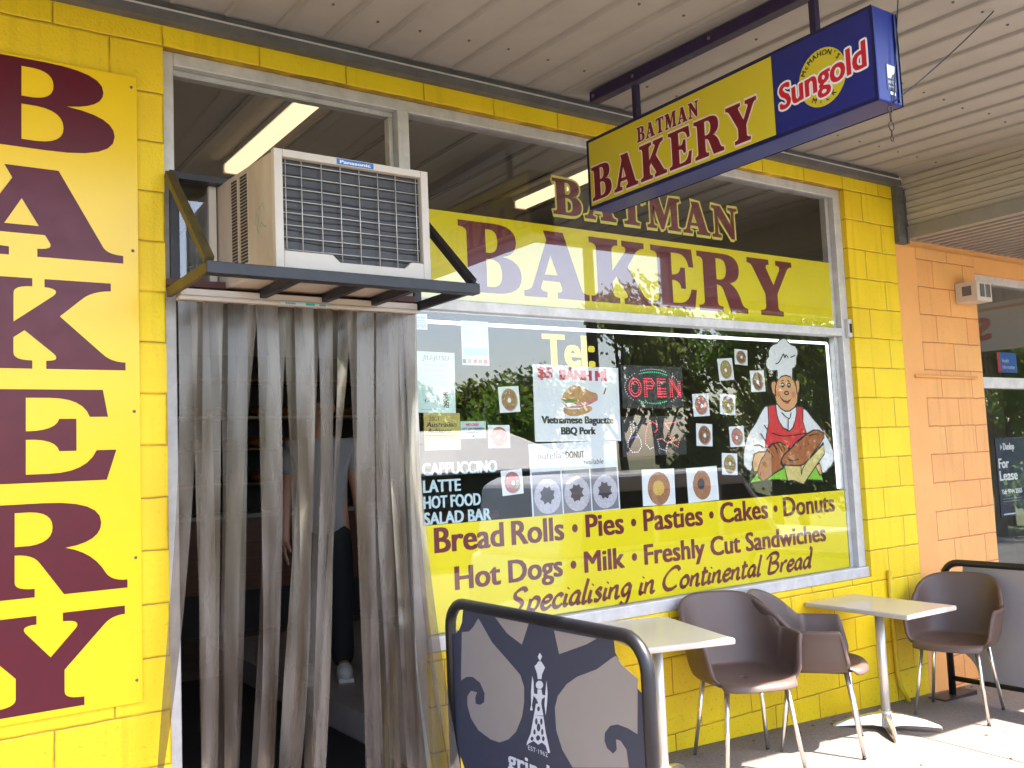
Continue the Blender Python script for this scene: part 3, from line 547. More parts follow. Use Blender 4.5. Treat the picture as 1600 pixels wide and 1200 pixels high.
# ---------------------------------------------------------------- hanging sign, its beam, chain and cable
bm=thing('support_beam','purple painted steel beam under the ceiling above the hanging sign','beam',(2.11,-1.1,3.51))
MB().bar((2.11,-.17,3.527),(2.11,-2.14,3.477),.06,.055,M_PURP).build('beam',bm,bevel=.004)
b_=MB()
for y in (-.2,-.5,-1.0,-1.5): b_.ball((2.11-.031,y,3.527-.0253*(-.17-y)),.006,.011,.011,M_BEAM,8,5)
b_.build('bolts',bm)
hs=thing('hanging_sign','yellow and navy lightbox sign hanging across the pavement under the ceiling','sign',(2.11,-1.0,2.93))
XA,XB,YA,YB,ZB,ZT=2.032,2.187,-.185,-1.828,2.925,3.283
MB().box(XA+.004,YA,ZB,XB-.004,YB,ZT,M_BLUES).build('casing',hs,bevel=.006)
for xf,sg,nm in ((XA,-1,'front'),(XB,1,'back')):
    U=(0,sg,0) if sg<0 else (0,1,0)
    H=Flat((xf,0,0),(0,-1,0) if sg<0 else (0,1,0),(0,0,1),(sg,0,0))
    def u(y): return -y if sg<0 else y
    lo,hi=sorted((u(YA),u(YB)))
    H.rect(lo,ZB,hi,ZT,M_NAVY,0)
    def rr(a,b,z0,z1,m,d):
        p,q=sorted((u(a),u(b))); H.rect(p,z0,q,z1,m,d)
    rr(YA-.018,-1.366,ZB+.016,ZT-.016,M_YLED,1); rr(-1.372,YB+.012,ZB+.012,ZT-.012,M_BLUE,1)
    H.build('face_panel',hs)
    T=Flat((xf+sg*.0008,0,0),(0,-1,0) if sg<0 else (0,1,0),(0,0,1),(sg,0,0))
    a=u(-.215) if sg<0 else u(-1.34)
    T.slab('BAKERY',a,2.962,.172,1.065,M_MAROON2,d=2,gap=.12,outline=M_PINK,ow=.0065)
    T.slab('BATMAN',a+.345,3.157,.072,.40,M_MAROON2,d=2,gap=.13,outline=M_PINK,ow=.0035)
    T.build('lettering',hs); T=Flat((xf+sg*.0008,0,0),(0,-1,0) if sg<0 else (0,1,0),(0,0,1),(sg,0,0))
    cxx=u(-1.600); cz_=3.092
    T.ell(cxx,cz_,.108,.113,M_YLED,2,32)
    def arc(s_,r,a0,da,h,m,flip=1):
        for i,ch in enumerate(s_):
            an=a0+da*i
            T.text(ch,cxx+r*math.cos(R(an)),cz_+r*math.sin(R(an)),h,m,3,bold=.0008,align='c',rot=R(an-90 if flip>0 else an+90))
    arc("McMAHON'S",.084,152,-14.5,.020,M_BLACK); arc("MILK",.098,242,20,.020,M_BLACK,-1)
    # red script-like word on a white rim
    a=cxx-.20
    for q in range(10):
        dx,dy=.0088*math.cos(q*PI/5),.0088*math.sin(q*PI/5)
        T.text('Sungold',a+dx,cz_-.062+dy,.098,M_WHITE,4+.02*q,width=.40,bold=.003,shear=.1,rot=R(5))
    T.text('Sungold',a,cz_-.062,.098,M_RED,6,width=.40,bold=.0042,shear=.1,rot=R(5))
    T.build('emblem',hs)
E_=Flat((0,YB-.001,0),(1,0,0),(0,0,1),(0,-1,0))
E_.rect(2.092,2.975,2.150,3.075,M_NAVY,1); E_.poly([(2.098,3.02),(2.118,3.02),(2.125,3.035),(2.138,3.04),(2.145,3.05),(2.145,3.07),(2.098,3.07)],M_WHITE,2)
E_.text('ARTCO',2.098,3.0,.011,M_WHITE,2,width=.046); E_.text('SIGNS',2.102,2.985,.006,M_WHITE,2,width=.036); E_.rect(2.108,2.958,2.140,2.97,M_WHITE,1)
E_.build('maker_plate',hs)
MB().box(XB-.03,YB-.006,ZB+.01,XB-.024,YB-.001,ZT-.01,M_NAVY).build('seam',hs)
for y in (-.485,-1.527):
    MB().box(2.095,y-.014,ZT,2.125,y+.014,3.572+SL*y-.075,M_PURP).build('hanger_rod',hs)
    MB().box(2.075,y-.03,ZT,2.145,y+.06,ZT+.012,M_PURP).build('hanger_foot',hs)
ch=thing('hook_chain','short rusty chain with a ring hanging from the end of the lightbox sign','chain',(2.12,-1.815,2.92))
k=MB(); rust=mat('rusty_steel',(.10,.06,.045),.6,.4,var=.4,scale=60)
def ring(b,c,r,t,ax): 
    pts=[(c[0]+r*math.cos(a)*(ax==0),c[1]+r*math.cos(a)*(ax==1),c[2]+r*math.sin(a)) for a in [2*PI*i/14 for i in range(14)]]; b.tube(pts,t,rust,6,closed=True)
ring(k,(2.12,-1.815,2.908),.013,.003,0); k.tube([(2.12,-1.815,2.897),(2.12,-1.815,2.862)],.0045,rust,6); ring(k,(2.12,-1.815,2.845),.016,.0025,0); k.tube([(2.12,-1.815,2.83),(2.12,-1.815,2.806)],.004,rust,6); ring(k,(2.12,-1.815,2.797),.008,.003,0)
k.build('links',ch)
cb=MB(); 
def sag(a,b,d,n=9): 
    a=Vector(a);b=Vector(b); return [a.lerp(b,i/n)-Vector((0,0,d*4*(i/n)*(1-i/n))) for i in range(n+1)]
cb.tube(sag((2.12,-1.832,2.93),(3.0,-1.78,3.515),.012),.0028,M_DARK,5); cb.tube(sag((2.12,-1.832,2.93),(2.19,-1.86,3.51),.0),.0025,M_DARK,5)
tag(cb.build('cable'),'thin dark cable running from the sign end up to the ceiling','cable')

# ---------------------------------------------------------------- air conditioner on its bracket
ac=thing('air_conditioner','boxy cream window air conditioner above the doorway with wire grille','air conditioner',(.58,-.2,2.42))
AX0,AX1,AYF,AZ0,AZ1=.262,.905,-.5,2.425,2.866
c=MB(); c.box(AX0,AYF+.02,AZ0,AX1,.30,AZ1,M_CREAM)
def shear(b): b.v=[(x-(y-AYF-.02)*.075*(x<.4),y,z) for x,y,z in b.v]; return b
shear(c).build('casing',ac,bevel=.006)
f=MB(); yf0,yf1=AYF-.012,AYF+.02
f.box(AX0-.003,yf0,AZ0-.003,AX0+.03,yf1,AZ1+.003,M_CREAM2).box(AX1-.03,yf0,AZ0-.003,AX1+.003,yf1,AZ1+.003,M_CREAM2).box(AX0+.03,yf0,AZ1-.026,AX1-.03,yf1,AZ1+.003,M_CREAM2)
# lower rail with its dropped middle
za=AZ0-.003; f.add([(x,y,z) for y in (yf0,yf1) for x,z in ((AX0+.03,za),(AX1-.03,za),(AX1-.03,AZ0+.062),(AX1-.085,AZ0+.062),(AX1-.115,AZ0+.035),(AX0+.25,AZ0+.035),(AX0+.22,AZ0+.062),(AX0+.03,AZ0+.062))],
 [tuple(range(8)),tuple(range(15,7,-1))]+[(i,8+i,8+(i+1)%8,(i+1)%8) for i in range(8)],M_CREAM2)
f.build('front_frame',ac,bevel=.003)
fn=MB().box(AX0+.028,AYF+.0172,AZ0+.03,AX1-.028,AYF+.0195,AZ1-.024,M_COND)
for i in range(9):
    z=AZ0+.062+i*.042; fn.tube([(AX0+.03+.58*k_/8,AYF+.0135,z+.004*math.sin(k_*1.3+i)) for k_ in range(9)],.0022,M_FIN,6)
fn.build('condenser',ac)
gr=MB(); gx=[AX0+.045,AX0+.108,AX0+.188,AX0+.266,AX0+.345,AX0+.425,AX0+.503,AX1-.048]
for i,x in enumerate(gx): gr.tube([(x,AYF+.002,AZ0+.06 if i in (0,7) else AZ0+.03),(x,AYF+.002,AZ1-.028)],.0018,M_WIRE,6)
for i in range(8):
    z=AZ0+.07+i*.0465; gr.tube([(AX0+.028,AYF+.006,z),(AX1-.028,AYF+.006,z)],.0018,M_WIRE,6)
gr.build('grille',ac)
vt=MB()
for a,b_ in ((-.105,-.165),(-.19,-.262)):
    vt.box(AX0-.0015,a,AZ0+.06,AX0+.01,b_,AZ1-.025,M_CREAM)
    for i in range(27):
        z=AZ0+.066+i*.0131; vt.box(AX0-.0032,a-.004,z,AX0-.0014,b_+.004,z+.008,M_DARK)
shear(vt).build('side_vent',ac)
bd=Flat((0,yf0-.0005,0),(1,0,0),(0,0,1),(0,-1,0)); bd.rect(.508,2.8425,.664,2.8655,mat('badge_blue',(.01,.13,.42),.3),1); bd.text('Panasonic',.522,2.848,.012,M_WHITE,2,width=.128,bold=.0008); bd.build('badge',ac)
sg_=Flat((AX0-.0008,0,0),(0,-1,0),(0,0,1),(-1,0,0)); gm=mat('green_marker',(.10,.28,.18),.5)
for q in ([(.32,2.62),(.34,2.66),(.36,2.64),(.345,2.60),(.36,2.58)],[(.37,2.60),(.38,2.62),(.40,2.60),(.43,2.59)],[(.36,2.67),(.40,2.69),(.41,2.66)]): sg_.ribbon(q,.003,gm,1)
shear(sg_).build('marker_scrawl',ac)
br=thing('bracket','black steel wall bracket carrying the air conditioner over the doorway','bracket',(.55,-.25,2.4))
MB().box(-.005,-.555,2.372,1.112,-.545,2.414,M_BSTEEL).box(-.005,-.545,2.372,1.112,-.50,2.378,M_BSTEEL).build('front_rail',br,bevel=.002)
for x,mm in ((.003,M_OSTEEL),(1.088,M_BSTEEL)):
    MB().box(x,-.545,2.379,x+.02,-.004,2.419,mm).build('arm',br,bevel=.002)
    MB().bar((x+.01,-.52,2.425),(x+.01,-.02,2.87),.03,.035,mm,(1,0,0)).build('brace',br,bevel=.002)
    MB().box(x+.012,-.022,2.42,x+.048,-.003,2.89,M_BSTEEL).build('wall_plate',br,bevel=.002)
for x in (.35,.62,.85): MB().box(x,-.498,2.385,x+.03,.03,2.42,M_BSTEEL).build('cross_rail',br,bevel=.002)
MB().box(.03,-.02,2.86,.26,.03,2.885,M_BSTEEL).build('top_rail',br)
MB().box(.0,-.03,2.424,1.1,.03,2.45,mat('dark_red_packer',(.09,.02,.018),.6)).build('packer',br)
# surround inside the transom beside the unit
MB().box(.185,.035,2.455,.215,.059,2.86,M_CREAM2).build('surround',ac); MB().box(.92,.035,2.455,.95,.059,2.86,M_CREAM2).build('surround',ac)

# ---------------------------------------------------------------- strip curtain
sc_=thing('strip_curtain','curtain of cloudy plastic strips hanging in the open doorway','strip curtain',(.55,-.05,2.38))
MB().box(.03,-.085,2.362,1.085,-.03,2.378,M_CREAM2).box(.034,-.08,2.378,1.081,-.03,2.407,M_CREAM2).build('rail',sc_,bevel=.004)
kk=Flat((0,-.0865,0),(1,0,0),(0,0,1),(0,-1,0)); kk.rect(.435,2.364,.64,2.377,M_PALEB,1); kk.rect(.545,2.3655,.585,2.3755,mat('teal_print',(.02,.45,.45),.4),2); kk.rect(.455,2.367,.50,2.374,M_INK,2); kk.rect(.605,2.3655,.635,2.3755,M_INK,2)
kk.build('rail_sticker',sc_)
rnd=random.Random(5)
def strip(xt,xm,xb,yt,w,twm,twb,ph,ym=0,yb=0):
    n=30; vs=[];fs=[];nc=6; zt=2.372; zb=.262+rnd.uniform(0,.06)
    for i in range(n+1):
        t=i/n; z=zt+(zb-zt)*t; tm=.34
        # quadratic through top, mid, bottom
        l0=(t-tm)*(t-1)/((0-tm)*(0-1)); l1=t*(t-1)/(tm*(tm-1)); l2=t*(t-tm)/(1*(1-tm))
        x=xt*l0+xm*l1+xb*l2+.006*math.sin(ph+7*t)*t; y=yt+(ym*l1+yb*l2)+.008*math.sin(ph*1.7+5*t)*t
        tw=twm*min(t/tm,1)*(1 if t<tm else 1)+(twb-twm)*max(0,(t-tm)/(1-tm)); tw=tw*1.2+.22*math.sin(ph+6*t)*min(1,t*3)
        for j in range(nc+1):
            s=(j/nc-.5)*w; bow=.004*math.cos(PI*(j/nc-.5))*min(1,t*3)*math.sin(ph*2.3+3*t)
            vs.append((x+s*math.cos(tw)-bow*math.sin(tw),y+s*math.sin(tw)-bow*math.cos(tw),z))
    for i in range(n):
        for j in range(nc): a=i*(nc+1)+j; fs.append((a,a+1,a+nc+2,a+nc+1))
    o=MB().add(vs,fs,M_STRIP,True).build('strip',sc_); return o
FRONT=[(.066,.046,-.12,.080,.2,1.2,.3),(.165,.143,.110,.086,.15,.45,1.2),(.265,.245,.190,.088,.1,.3,2.2),(.385,.388,.318,.100,.15,.3,3.4),(.545,.532,.440,.090,.15,.85,5.0),
  (.640,.625,.535,.074,.25,.1,.9),(.735,.665,.50,.070,.85,.9,1.6),(.83,.805,.800,.090,.15,.2,2.6),(.925,.895,.905,.088,.2,.3,3.0),(.985,.955,1.01,.090,.15,.2,4.4),(1.035,1.02,1.11,.092,.2,.2,5.6),(1.05,1.05,1.175,.075,.3,.3,.2)]
BACK=[(.115,.135,.125,.080,.15,.3,2.7),(.215,.235,.165,.080,.15,.5,.5),(.325,.262,.215,.075,.35,.3,1.5),(.445,.405,.325,.080,.2,-.3,3.9),(.495,.525,.452,.085,-.2,-.7,4.6),(.595,.545,.43,.075,-.3,-.6,5.4),(.69,.632,.528,.075,.2,.2,.7),(.785,.815,.825,.085,-.2,-.3,1.1),(.88,.885,.885,.085,.2,.3,2.1),(.955,.94,.97,.085,-.2,-.25,3.3),(1.01,.985,1.05,.085,.2,.2,.4)]
for a in FRONT: strip(a[0],a[1],a[2],-.062,a[3]*.93,a[4],a[5],a[6],-.012,-.05 if a[2]<0 or a[2]>1.05 else -.01)
for a in BACK: strip(a[0],a[1],a[2],-.044,a[3]*.88,a[4],a[5],a[6],.02,.03)

# ---------------------------------------------------------------- window signs
s1=thing('window_sign','upper yellow window band with big maroon slab lettering','window sign',(2.7,.073,2.42))
MB().box(1.132,.0726,2.463,4.298,.0734,2.903,M_YVIN).build('band',s1)
z=onglass(.0722); z.slab('BAKERY',1.405,2.515,.355,2.50,M_MAROONV,d=1,gap=.035); z.build('lettering',s1)
b_=onglass(.0722); b_.slab('BATMAN',2.0,2.968,.195,1.42,M_MAROONV,d=2,gap=.10,outline=M_YLINE,ow=.011)
b_.slab('BATMAN',1.995,2.952,.195,1.42,M_YLINE,d=0,gap=.10)
tag(b_.build('window_lettering'),'maroon cut letters edged in pale yellow above the upper yellow band','lettering')
s2=thing('window_sign','lower yellow window band listing bakery goods in maroon writing','window sign',(2.7,.073,.9))
MB().box(1.132,.0726,.905,4.285,.0734,1.400,M_YVIN).build('band',s2)
z=onglass(.0722)
def words(t,x0,x1,zb,h,m,bold,gapw=.055,dot=True):
    ws_=t.split(' '); 
    wd=[]; 
    for q in ws_:
        v,_=font2d(q); wd.append(max(p[0] for p in v)-min(p[0] for p in v))
    tot=sum(wd); k=(x1-x0-gapw*(len(ws_)-1))/tot; x=x0
    for q,l in zip(ws_,wd): 
        if q=='•': z.ell(x+l*k/2,zb+h*.45,.019,.021,m,1,16)
        else: z.text(q,x,zb,h,m,1,width=l*k,bold=bold)
        x+=l*k+gapw
words('Bread Rolls • Pies • Pasties • Cakes • Donuts',1.215,4.17,1.272,.113,M_MAROONV,.0055)
z.build('lettering',s2); z=onglass(.0722)
words('Hot Dogs • Milk • Freshly Cut Sandwiches',1.318,4.06,1.092,.105,M_MAROONV,.0055)
z.build('lettering',s2); z=onglass(.0722)
# brush-script line: each letter is a set of pen strokes
PEN={'S':(.72,['.62 .80 .55 .92 .40 .93 .22 .80 .24 .62 .42 .50 .52 .36 .42 .16 .20 .08 -.05 .14']),
'p':(.52,['.12 .5 .08 .2 .0 -.28','.10 .36 .25 .52 .42 .46 .42 .25 .30 .06 .12 .08']),
'e':(.46,['.08 .26 .30 .30 .40 .42 .30 .52 .14 .44 .06 .22 .14 .05 .28 .04 .44 .16']),
'c':(.44,['.40 .42 .30 .52 .14 .44 .06 .22 .14 .05 .28 .04 .42 .14']),
'i':(.24,['.12 .5 .07 .2 .10 .04 .22 .10','.15 .68 .17 .73']),
'a':(.52,['.42 .46 .28 .52 .12 .40 .06 .18 .16 .05 .30 .14 .42 .46','.43 .5 .38 .2 .40 .05 .50 .10']),
'l':(.26,['.20 .98 .12 .5 .08 .12 .12 .03 .24 .10']),
's':(.40,['.34 .46 .22 .52 .12 .42 .22 .30 .30 .20 .22 .05 .04 .07']),
'n':(.54,['.10 .5 .07 .25 .04 .02','.07 .25 .22 .46 .36 .48 .36 .28 .35 .08 .42 .03 .52 .10']),
'g':(.52,['.42 .46 .28 .52 .12 .40 .08 .20 .18 .08 .32 .18 .42 .46','.43 .5 .38 .0 .28 -.26 .12 -.28 .02 -.18']),
'C':(.86,['.80 .80 .66 .96 .40 .90 .14 .62 .08 .30 .24 .06 .50 .04 .72 .16']),
'o':(.50,['.26 .5 .10 .40 .06 .18 .18 .04 .34 .10 .42 .30 .34 .48 .22 .5']),
't':(.34,['.18 .78 .12 .4 .10 .10 .18 .03 .32 .12','.02 .54 .18 .55 .34 .58']),
'B':(.78,['.22 .84 .16 .4 .12 .04','-.05 .72 .15 .92 .45 .98 .62 .82 .50 .60 .26 .50','.26 .50 .54 .50 .66 .32 .52 .10 .24 .04 .10 .10']),
'r':(.38,['.10 .5 .07 .25 .05 .02','.07 .25 .18 .44 .30 .52 .36 .46']),
'd':(.54,['.42 .44 .28 .52 .12 .40 .06 .18 .16 .05 .30 .14 .42 .44','.34 1.0 .46 .92 .46 .6 .41 .2 .42 .05 .52 .10']),' ':(.30,[])}
def smooth(p,n=5):
    q=[p[0]]+p+[p[-1]]; o=[]
    for i in range(1,len(q)-2):
        for k in range(n):
            t=k/n; o.append(tuple(.5*((2*q[i][j])+(-q[i-1][j]+q[i+1][j])*t+(2*q[i-1][j]-5*q[i][j]+4*q[i+1][j]-q[i+2][j])*t*t+(-q[i-1][j]+3*q[i][j]-3*q[i+1][j]+q[i+2][j])*t**3) for j in (0,1)))
    o.append(p[-1]); return o
tx='Specialising in Continental Bread'; tot=sum(PEN[c_][0] for c_ in tx); X0_,X1_,ZB_,H_=1.60,3.90,.937,.125; px=X0_; kx=(X1_-X0_)/tot; dd=0
for c_ in tx:
    for st in PEN[c_][1]:
        q=[float(v) for v in st.split()]; pts=[(px+(q[i]+.18*q[i+1])*kx,ZB_+q[i+1]*H_) for i in range(0,len(q),2)]
        z.ribbon(smooth(pts),.027,M_MAROONV,1+.12*(dd%3),nib=R(35)); dd+=1
    px+=PEN[c_][0]*kx
z.build('lettering',s2)
t_=onglass(.0722); t_.text('Tel:',1.895,2.163,.160,M_YVIN,1,width=.33,bold=.010); tag(t_.build('window_lettering'),'yellow letters on the glass above the sandwich poster','lettering')
m_=onglass(.0722)
for s_,zz,wd_ in (('CAPPUCCINO',1.632,.412),('LATTE',1.552,.20),('HOT FOOD',1.478,.31),('SALAD BAR',1.403,.365)): m_.text(s_,1.163,zz,.055,M_PALEB,1,width=wd_,bold=.0028)
tag(m_.build('window_lettering'),'pale blue drinks and food list on the lower left of the glass','lettering')

# posters and cards
def poster(name,label,cat,x0,z0,x1,z1,m,draw=None,group=None,tilt=0):
    o=thing(name,label,cat,((x0+x1)/2,.0735,z0),0,group)
    card(x0,z0,x1,z1,m,.0732).build('sheet',o)
    f=Flat((0,.0730,0),(1,0,0),(0,0,1),(0,-1,0),.0003)
    if draw: draw(f); f.build('print',o)
    o.rotation_euler=(0,R(tilt),0)
    return o
def d_st(f):
    f.text('GLASS',1.155,2.368,.010,M_INK,1,width=.05); 
    for i in range(3): f.rect(1.147,2.356-i*.010,1.207,2.358-i*.010,M_INK,1)
    f.text('9387 7412',1.147,2.322,.012,M_INK,1,width=.06)
poster('sticker','small white rounded sticker at the top left corner of the lower window','sticker',1.139,2.315,1.216,2.39,M_PAPER,d_st)
teal=mat('pale_teal_print',(.38,.68,.70),.6)
def d_fl(f):
    f.text('SUNDAY',1.425,2.325,.026,M_WHITE,1,width=.12); f.rect(1.41,2.20,1.55,2.235,teal,1); f.text('JAZZ',1.45,2.285,.022,teal,1,width=.06) if False else None
    f.poly([(1.40,2.245),(1.55,2.255),(1.55,2.30),(1.45,2.265)],M_WHITE,1)
    for i,c_ in enumerate((M_BLACK,M_INK,M_RED,M_INK,M_RED)): f.rect(1.405+i*.03,2.162,1.425+i*.03,2.182,c_,1)
poster('flyer','pale aqua flyer with small logos below the frame at the top of the window','flyer',1.402,2.153,1.558,2.370,mat('aqua_paper',(.68,.84,.86),.6,var=.08,scale=14),d_fl)
def d_ji(f):
    f.text('JIU-JITSU',1.178,2.172,.022,M_INK,1,width=.145,bold=.001,shear=.15)
    f.text('MARTIAL ARTS',1.188,2.142,.012,M_INK,1,width=.12,shear=.15); f.text('SELF DEFENCE',1.188,2.116,.012,M_INK,1,width=.12,shear=.15)
    r_=random.Random(2)
    for i in range(7): f.rect(1.168,2.098-i*.008,1.168+r_.uniform(.10,.16),2.0995-i*.008,M_INK,1)
    f.text('Wednesday',1.205,2.03,.008,M_INK,1,width=.07,shear=.2)
    for i in range(9):
        f.poly([(1.18+.012*i+r_.uniform(-.006,.006),1.965+r_.uniform(0,.03)) for _ in range(4)],M_BLACK,1)
    f.text('柔',1.285,1.985,.03,M_BLACK,1,width=.033,bold=.001); f.text('術',1.285,1.95,.03,M_BLACK,1,width=.033,bold=.001)
    f.rect(1.165,1.935,1.32,1.937,M_INK,1)
poster('flyer','pale green martial arts flyer taped to the left of the lower window','flyer',1.147,1.922,1.354,2.211,M_PAPERG,d_ji,None,1.)
def d_go(f):
    f.text('2001',1.205,1.885,.019,M_BLACK,1,width=.055,shear=.1); f.text('Australian',1.19,1.856,.022,M_BLACK,1,width=.165,shear=.2,bold=.0008); f.text('Achiever',1.195,1.827,.022,M_BLACK,1,width=.135,shear=.2,bold=.0008); f.rect(1.185,1.814,1.37,1.817,M_BLACK,1)
    f.rect(1.180,1.748,1.372,1.803,M_WHITE,1); f.ribbon([(1.21,1.772),(1.25,1.782),(1.29,1.77),(1.35,1.784)],.002,M_INK,2)
poster('certificate','gold award certificate below the martial arts flyer','certificate',1.178,1.746,1.376,1.921,M_GOLD,d_go)
def d_nc(f):
    f.text('NO CASH',1.41,1.858,.012,M_RED,1,width=.07,bold=.001); f.text('LEFT ON PREMISES',1.385,1.84,.009,M_BLACK,1,width=.125,bold=.0006); f.text('OVERNIGHT',1.40,1.822,.010,M_BLACK,1,width=.09,bold=.0006); f.poly([(1.44,1.803),(1.456,1.803),(1.448,1.815)],M_BLACK,1)
poster('sticker','grey notice with a red heading beside the gold certificate','sticker',1.378,1.797,1.522,1.88,mat('grey_card',(.42,.52,.56),.5),d_nc)
serif_m=mat('crimson_print',(.50,.03,.08),.5)
lett=mat('lettuce',(.10,.25,.04),.6); pork=mat('pork_pink',(.62,.25,.22),.6,var=.4,scale=40); crust=mat('baguette_crust',(.62,.33,.13),.6,var=.4,scale=30)
def d_bm(f):
    f.text('$5',1.85,2.095,.055,serif_m,1,width=.085,bold=.006); f.text('BÁNH MÌ',1.99,2.09,.05,serif_m,1,width=.31,bold=.006)
    f.poly(smooth([(1.99,1.985),(2.02,2.03),(2.07,2.06),(2.12,2.055),(2.19,2.03),(2.23,2.02),(2.23,1.99),(2.15,1.965),(2.05,1.955),(1.99,1.985)],4)[:-1],crust,1)
    f.poly([(1.99,1.975),(2.05,1.965),(2.15,1.975),(2.235,2.005),(2.235,1.985),(2.14,1.945),(2.03,1.94)],pork,2); f.poly([(2.0,1.985),(2.04,1.99),(2.10,1.985),(2.06,1.97),(2.02,1.965)],lett,3); f.poly([(2.0,1.972),(2.04,1.976),(2.10,1.955),(2.03,1.95)],M_WHITE,3)
    f.poly(smooth([(2.0,1.945),(2.05,1.935),(2.12,1.94),(2.18,1.955),(2.19,1.93),(2.12,1.905),(2.05,1.90),(2.01,1.915),(2.0,1.945)],4)[:-1],crust,2)
    f.poly([(2.275,2.02),(2.282,2.015),(2.300,2.05),(2.293,2.055)],M_MAROON2,1)
    f.text('Vietnamese Baguette',1.862,1.862,.036,M_BLACK,1,width=.475,bold=.0035); f.text('BBQ Pork',1.985,1.805,.036,M_BLACK,1,width=.225,bold=.0035)
poster('poster','white sandwich poster with a red price in the middle of the window','poster',1.815,1.768,2.388,2.163,M_PAPER,d_bm,None,.8)
sug=mat('sugar_dusted',(.62,.60,.68),.7,var=.35,scale=90); filling=mat('dark_filling',(.05,.045,.06),.3); gpr=mat('grey_backdrop',(.22,.22,.26),.5,var=.2,scale=4)
def d_nu(f):
    f.text('nutella',1.80+.03,1.685,.036,M_BLACK,1,width=.15,bold=.001); f.text('DONUT',2.01,1.683,.034,M_BLACK,1,width=.12,bold=.001); f.text('available',2.12,1.645,.026,M_BLACK,1,width=.14,shear=.2)
    for i in range(3):
        a=1.787+i*.19; f.rect(a,1.402,a+.182,1.622,gpr,1); f.ell(a+.093,1.497,.085,.088,sug,2,28,.02,i)
        r_=random.Random(i); st=[]
        for k_ in range(16): rr_=(.050 if k_%2 else .036)+r_.uniform(-.004,.004); st.append((a+.09+rr_*math.cos(2*PI*k_/16),1.503+rr_*math.sin(2*PI*k_/16)))
        f.poly(st,filling,3)
poster('poster','hand lettered sheet with three sugar dusted buns in a row under the sandwich poster','poster',1.778,1.395,2.358,1.765,M_PAPER,d_nu,None,-.7)
gpr2=mat('print_shadow',(.45,.44,.46),.6)
def doughnut(cx,cz_,rx,rz,col,glaze,extra=None,hole=True):
    body=mat('dough_%d%d%d'%tuple(int(c*99) for c in col),col,.55,var=.35,scale=70); gl=mat('glaze_%d%d%d'%tuple(int(c*99) for c in glaze),glaze,.3,var=.25,scale=60)
    def d(f):
        rr_=random.Random(int(cx*1000)); ox,oz=rr_.uniform(-.006,.006),rr_.uniform(-.005,.005)
        f.ell(cx+.004,cz_-.005,rx*1.02,rz*1.0,gpr2,.5,28); f.ell(cx,cz_,rx,rz,body,1,28,.015,int(cx*77)); f.ell(cx+ox*.6,cz_+oz*.6,rx*.84,rz*.84,gl,2,28,.05,int(cx*99))
        for k_ in range(14): a=rr_.uniform(0,6.28); q=rr_.uniform(.5,.78); f.ell(cx+rx*q*math.cos(a),cz_+rz*q*math.sin(a),.0028,.002,body if k_%2 else M_PAPER,3.5,5)
        if extra: f.poly([(cx+rx*.82*math.cos(a),cz_+rz*.82*math.sin(a)) for a in [extra[1]+extra[2]*k/8 for k in range(9)]],mat('icing_%d%d%d'%tuple(int(c*99) for c in extra[0]),extra[0],.3),3)
        if hole:
            f.ell(cx+ox,cz_+oz,rx*.40,rz*.38,body,4,20); f.ell(cx+ox+.001,cz_+oz-.002,rx*.22,rz*.22,M_PAPER,5,16)
    return d
GD='doughnut photo cards on the shop window'
br_=(.30,.13,.05); bd_=(.42,.22,.08); pk=(.55,.16,.17); gn=(.10,.38,.16); ol=(.33,.27,.08); vi=(.28,.22,.36); ch_=(.22,.09,.05)
for lab,x0,z0,x1,z1,col,glz,ex in [
 ('photo card of a brown doughnut with a pink edge, left of the sandwich poster',1.609,1.922,1.733,2.051,bd_,br_,(pk,-.8,0.45)),
 ('photo card of a pink doughnut beside the grey notice, lower edge near the white reflection',1.532,1.747,1.661,1.860,bd_,pk,None),
 ('photo card of a pink and green doughnut left of the three sugared buns',1.604,1.515,1.731,1.638,(.45,.2,.15),pk,(gn,-1.3,1.6)),
 ('photo card of an olive doughnut, upper left of the small cards beside the cook',3.181,2.104,3.308,2.235,bd_,ol,None),
 ('photo card of a chocolate ringed doughnut, highest on the window',3.321,2.199,3.434,2.293,bd_,ch_,None),
 ('photo card of a chocolate swirl doughnut just left of the cook\'s hat',3.455,2.037,3.582,2.168,bd_,ch_,None),
 ('photo card of a pink glazed doughnut beside the lit open sign',2.951,1.892,3.083,2.023,bd_,pk,None),
 ('photo card of an olive doughnut with a violet edge, level with the cook\'s face',3.168,1.899,3.300,2.021,bd_,ol,(vi,.6,1.8)),
 ('photo card of a brown ringed doughnut beside the second light sign',2.958,1.719,3.089,1.848,bd_,ch_,None),
 ('photo card of a pink and green doughnut at the cook\'s sleeve',3.239,1.708,3.366,1.830,(.45,.2,.15),pk,(gn,-1.5,1.3)),
 ('photo card of an olive doughnut, lowest of the small cards beside the cook',3.154,1.545,3.285,1.672,bd_,ol,(vi,-.2,1.2))]:
    cx=(x0+x1)/2;cz_=(z0+z1)/2; poster('photo_card',lab,'photo card',x0,z0,x1,z1,M_PAPER,doughnut(cx,cz_,(x1-x0)*.38,(z1-z0)*.42,col,glz,ex),GD,rnd.uniform(-4,4))
cust=mat('custard',(.70,.46,.10),.5,var=.2,scale=80); bun=mat('sugared_bun',(.45,.21,.10),.7,var=.4,scale=90)
def d_b1(f): f.ell(2.645,1.495,.085,.092,bun,1,28,.02,1); f.ell(2.642,1.498,.043,.042,cust,2,20,.04,2)
def d_b2(f): f.ell(2.985,1.498,.072,.085,bun,1,28,.04,3); f.ell(2.978,1.505,.030,.032,filling,2,16,.06,4)
poster('photo_card','large photo card of a bun with custard centre above the lower yellow band','photo card',2.522,1.403,2.767,1.602,M_PAPER,d_b1,GD,.8)
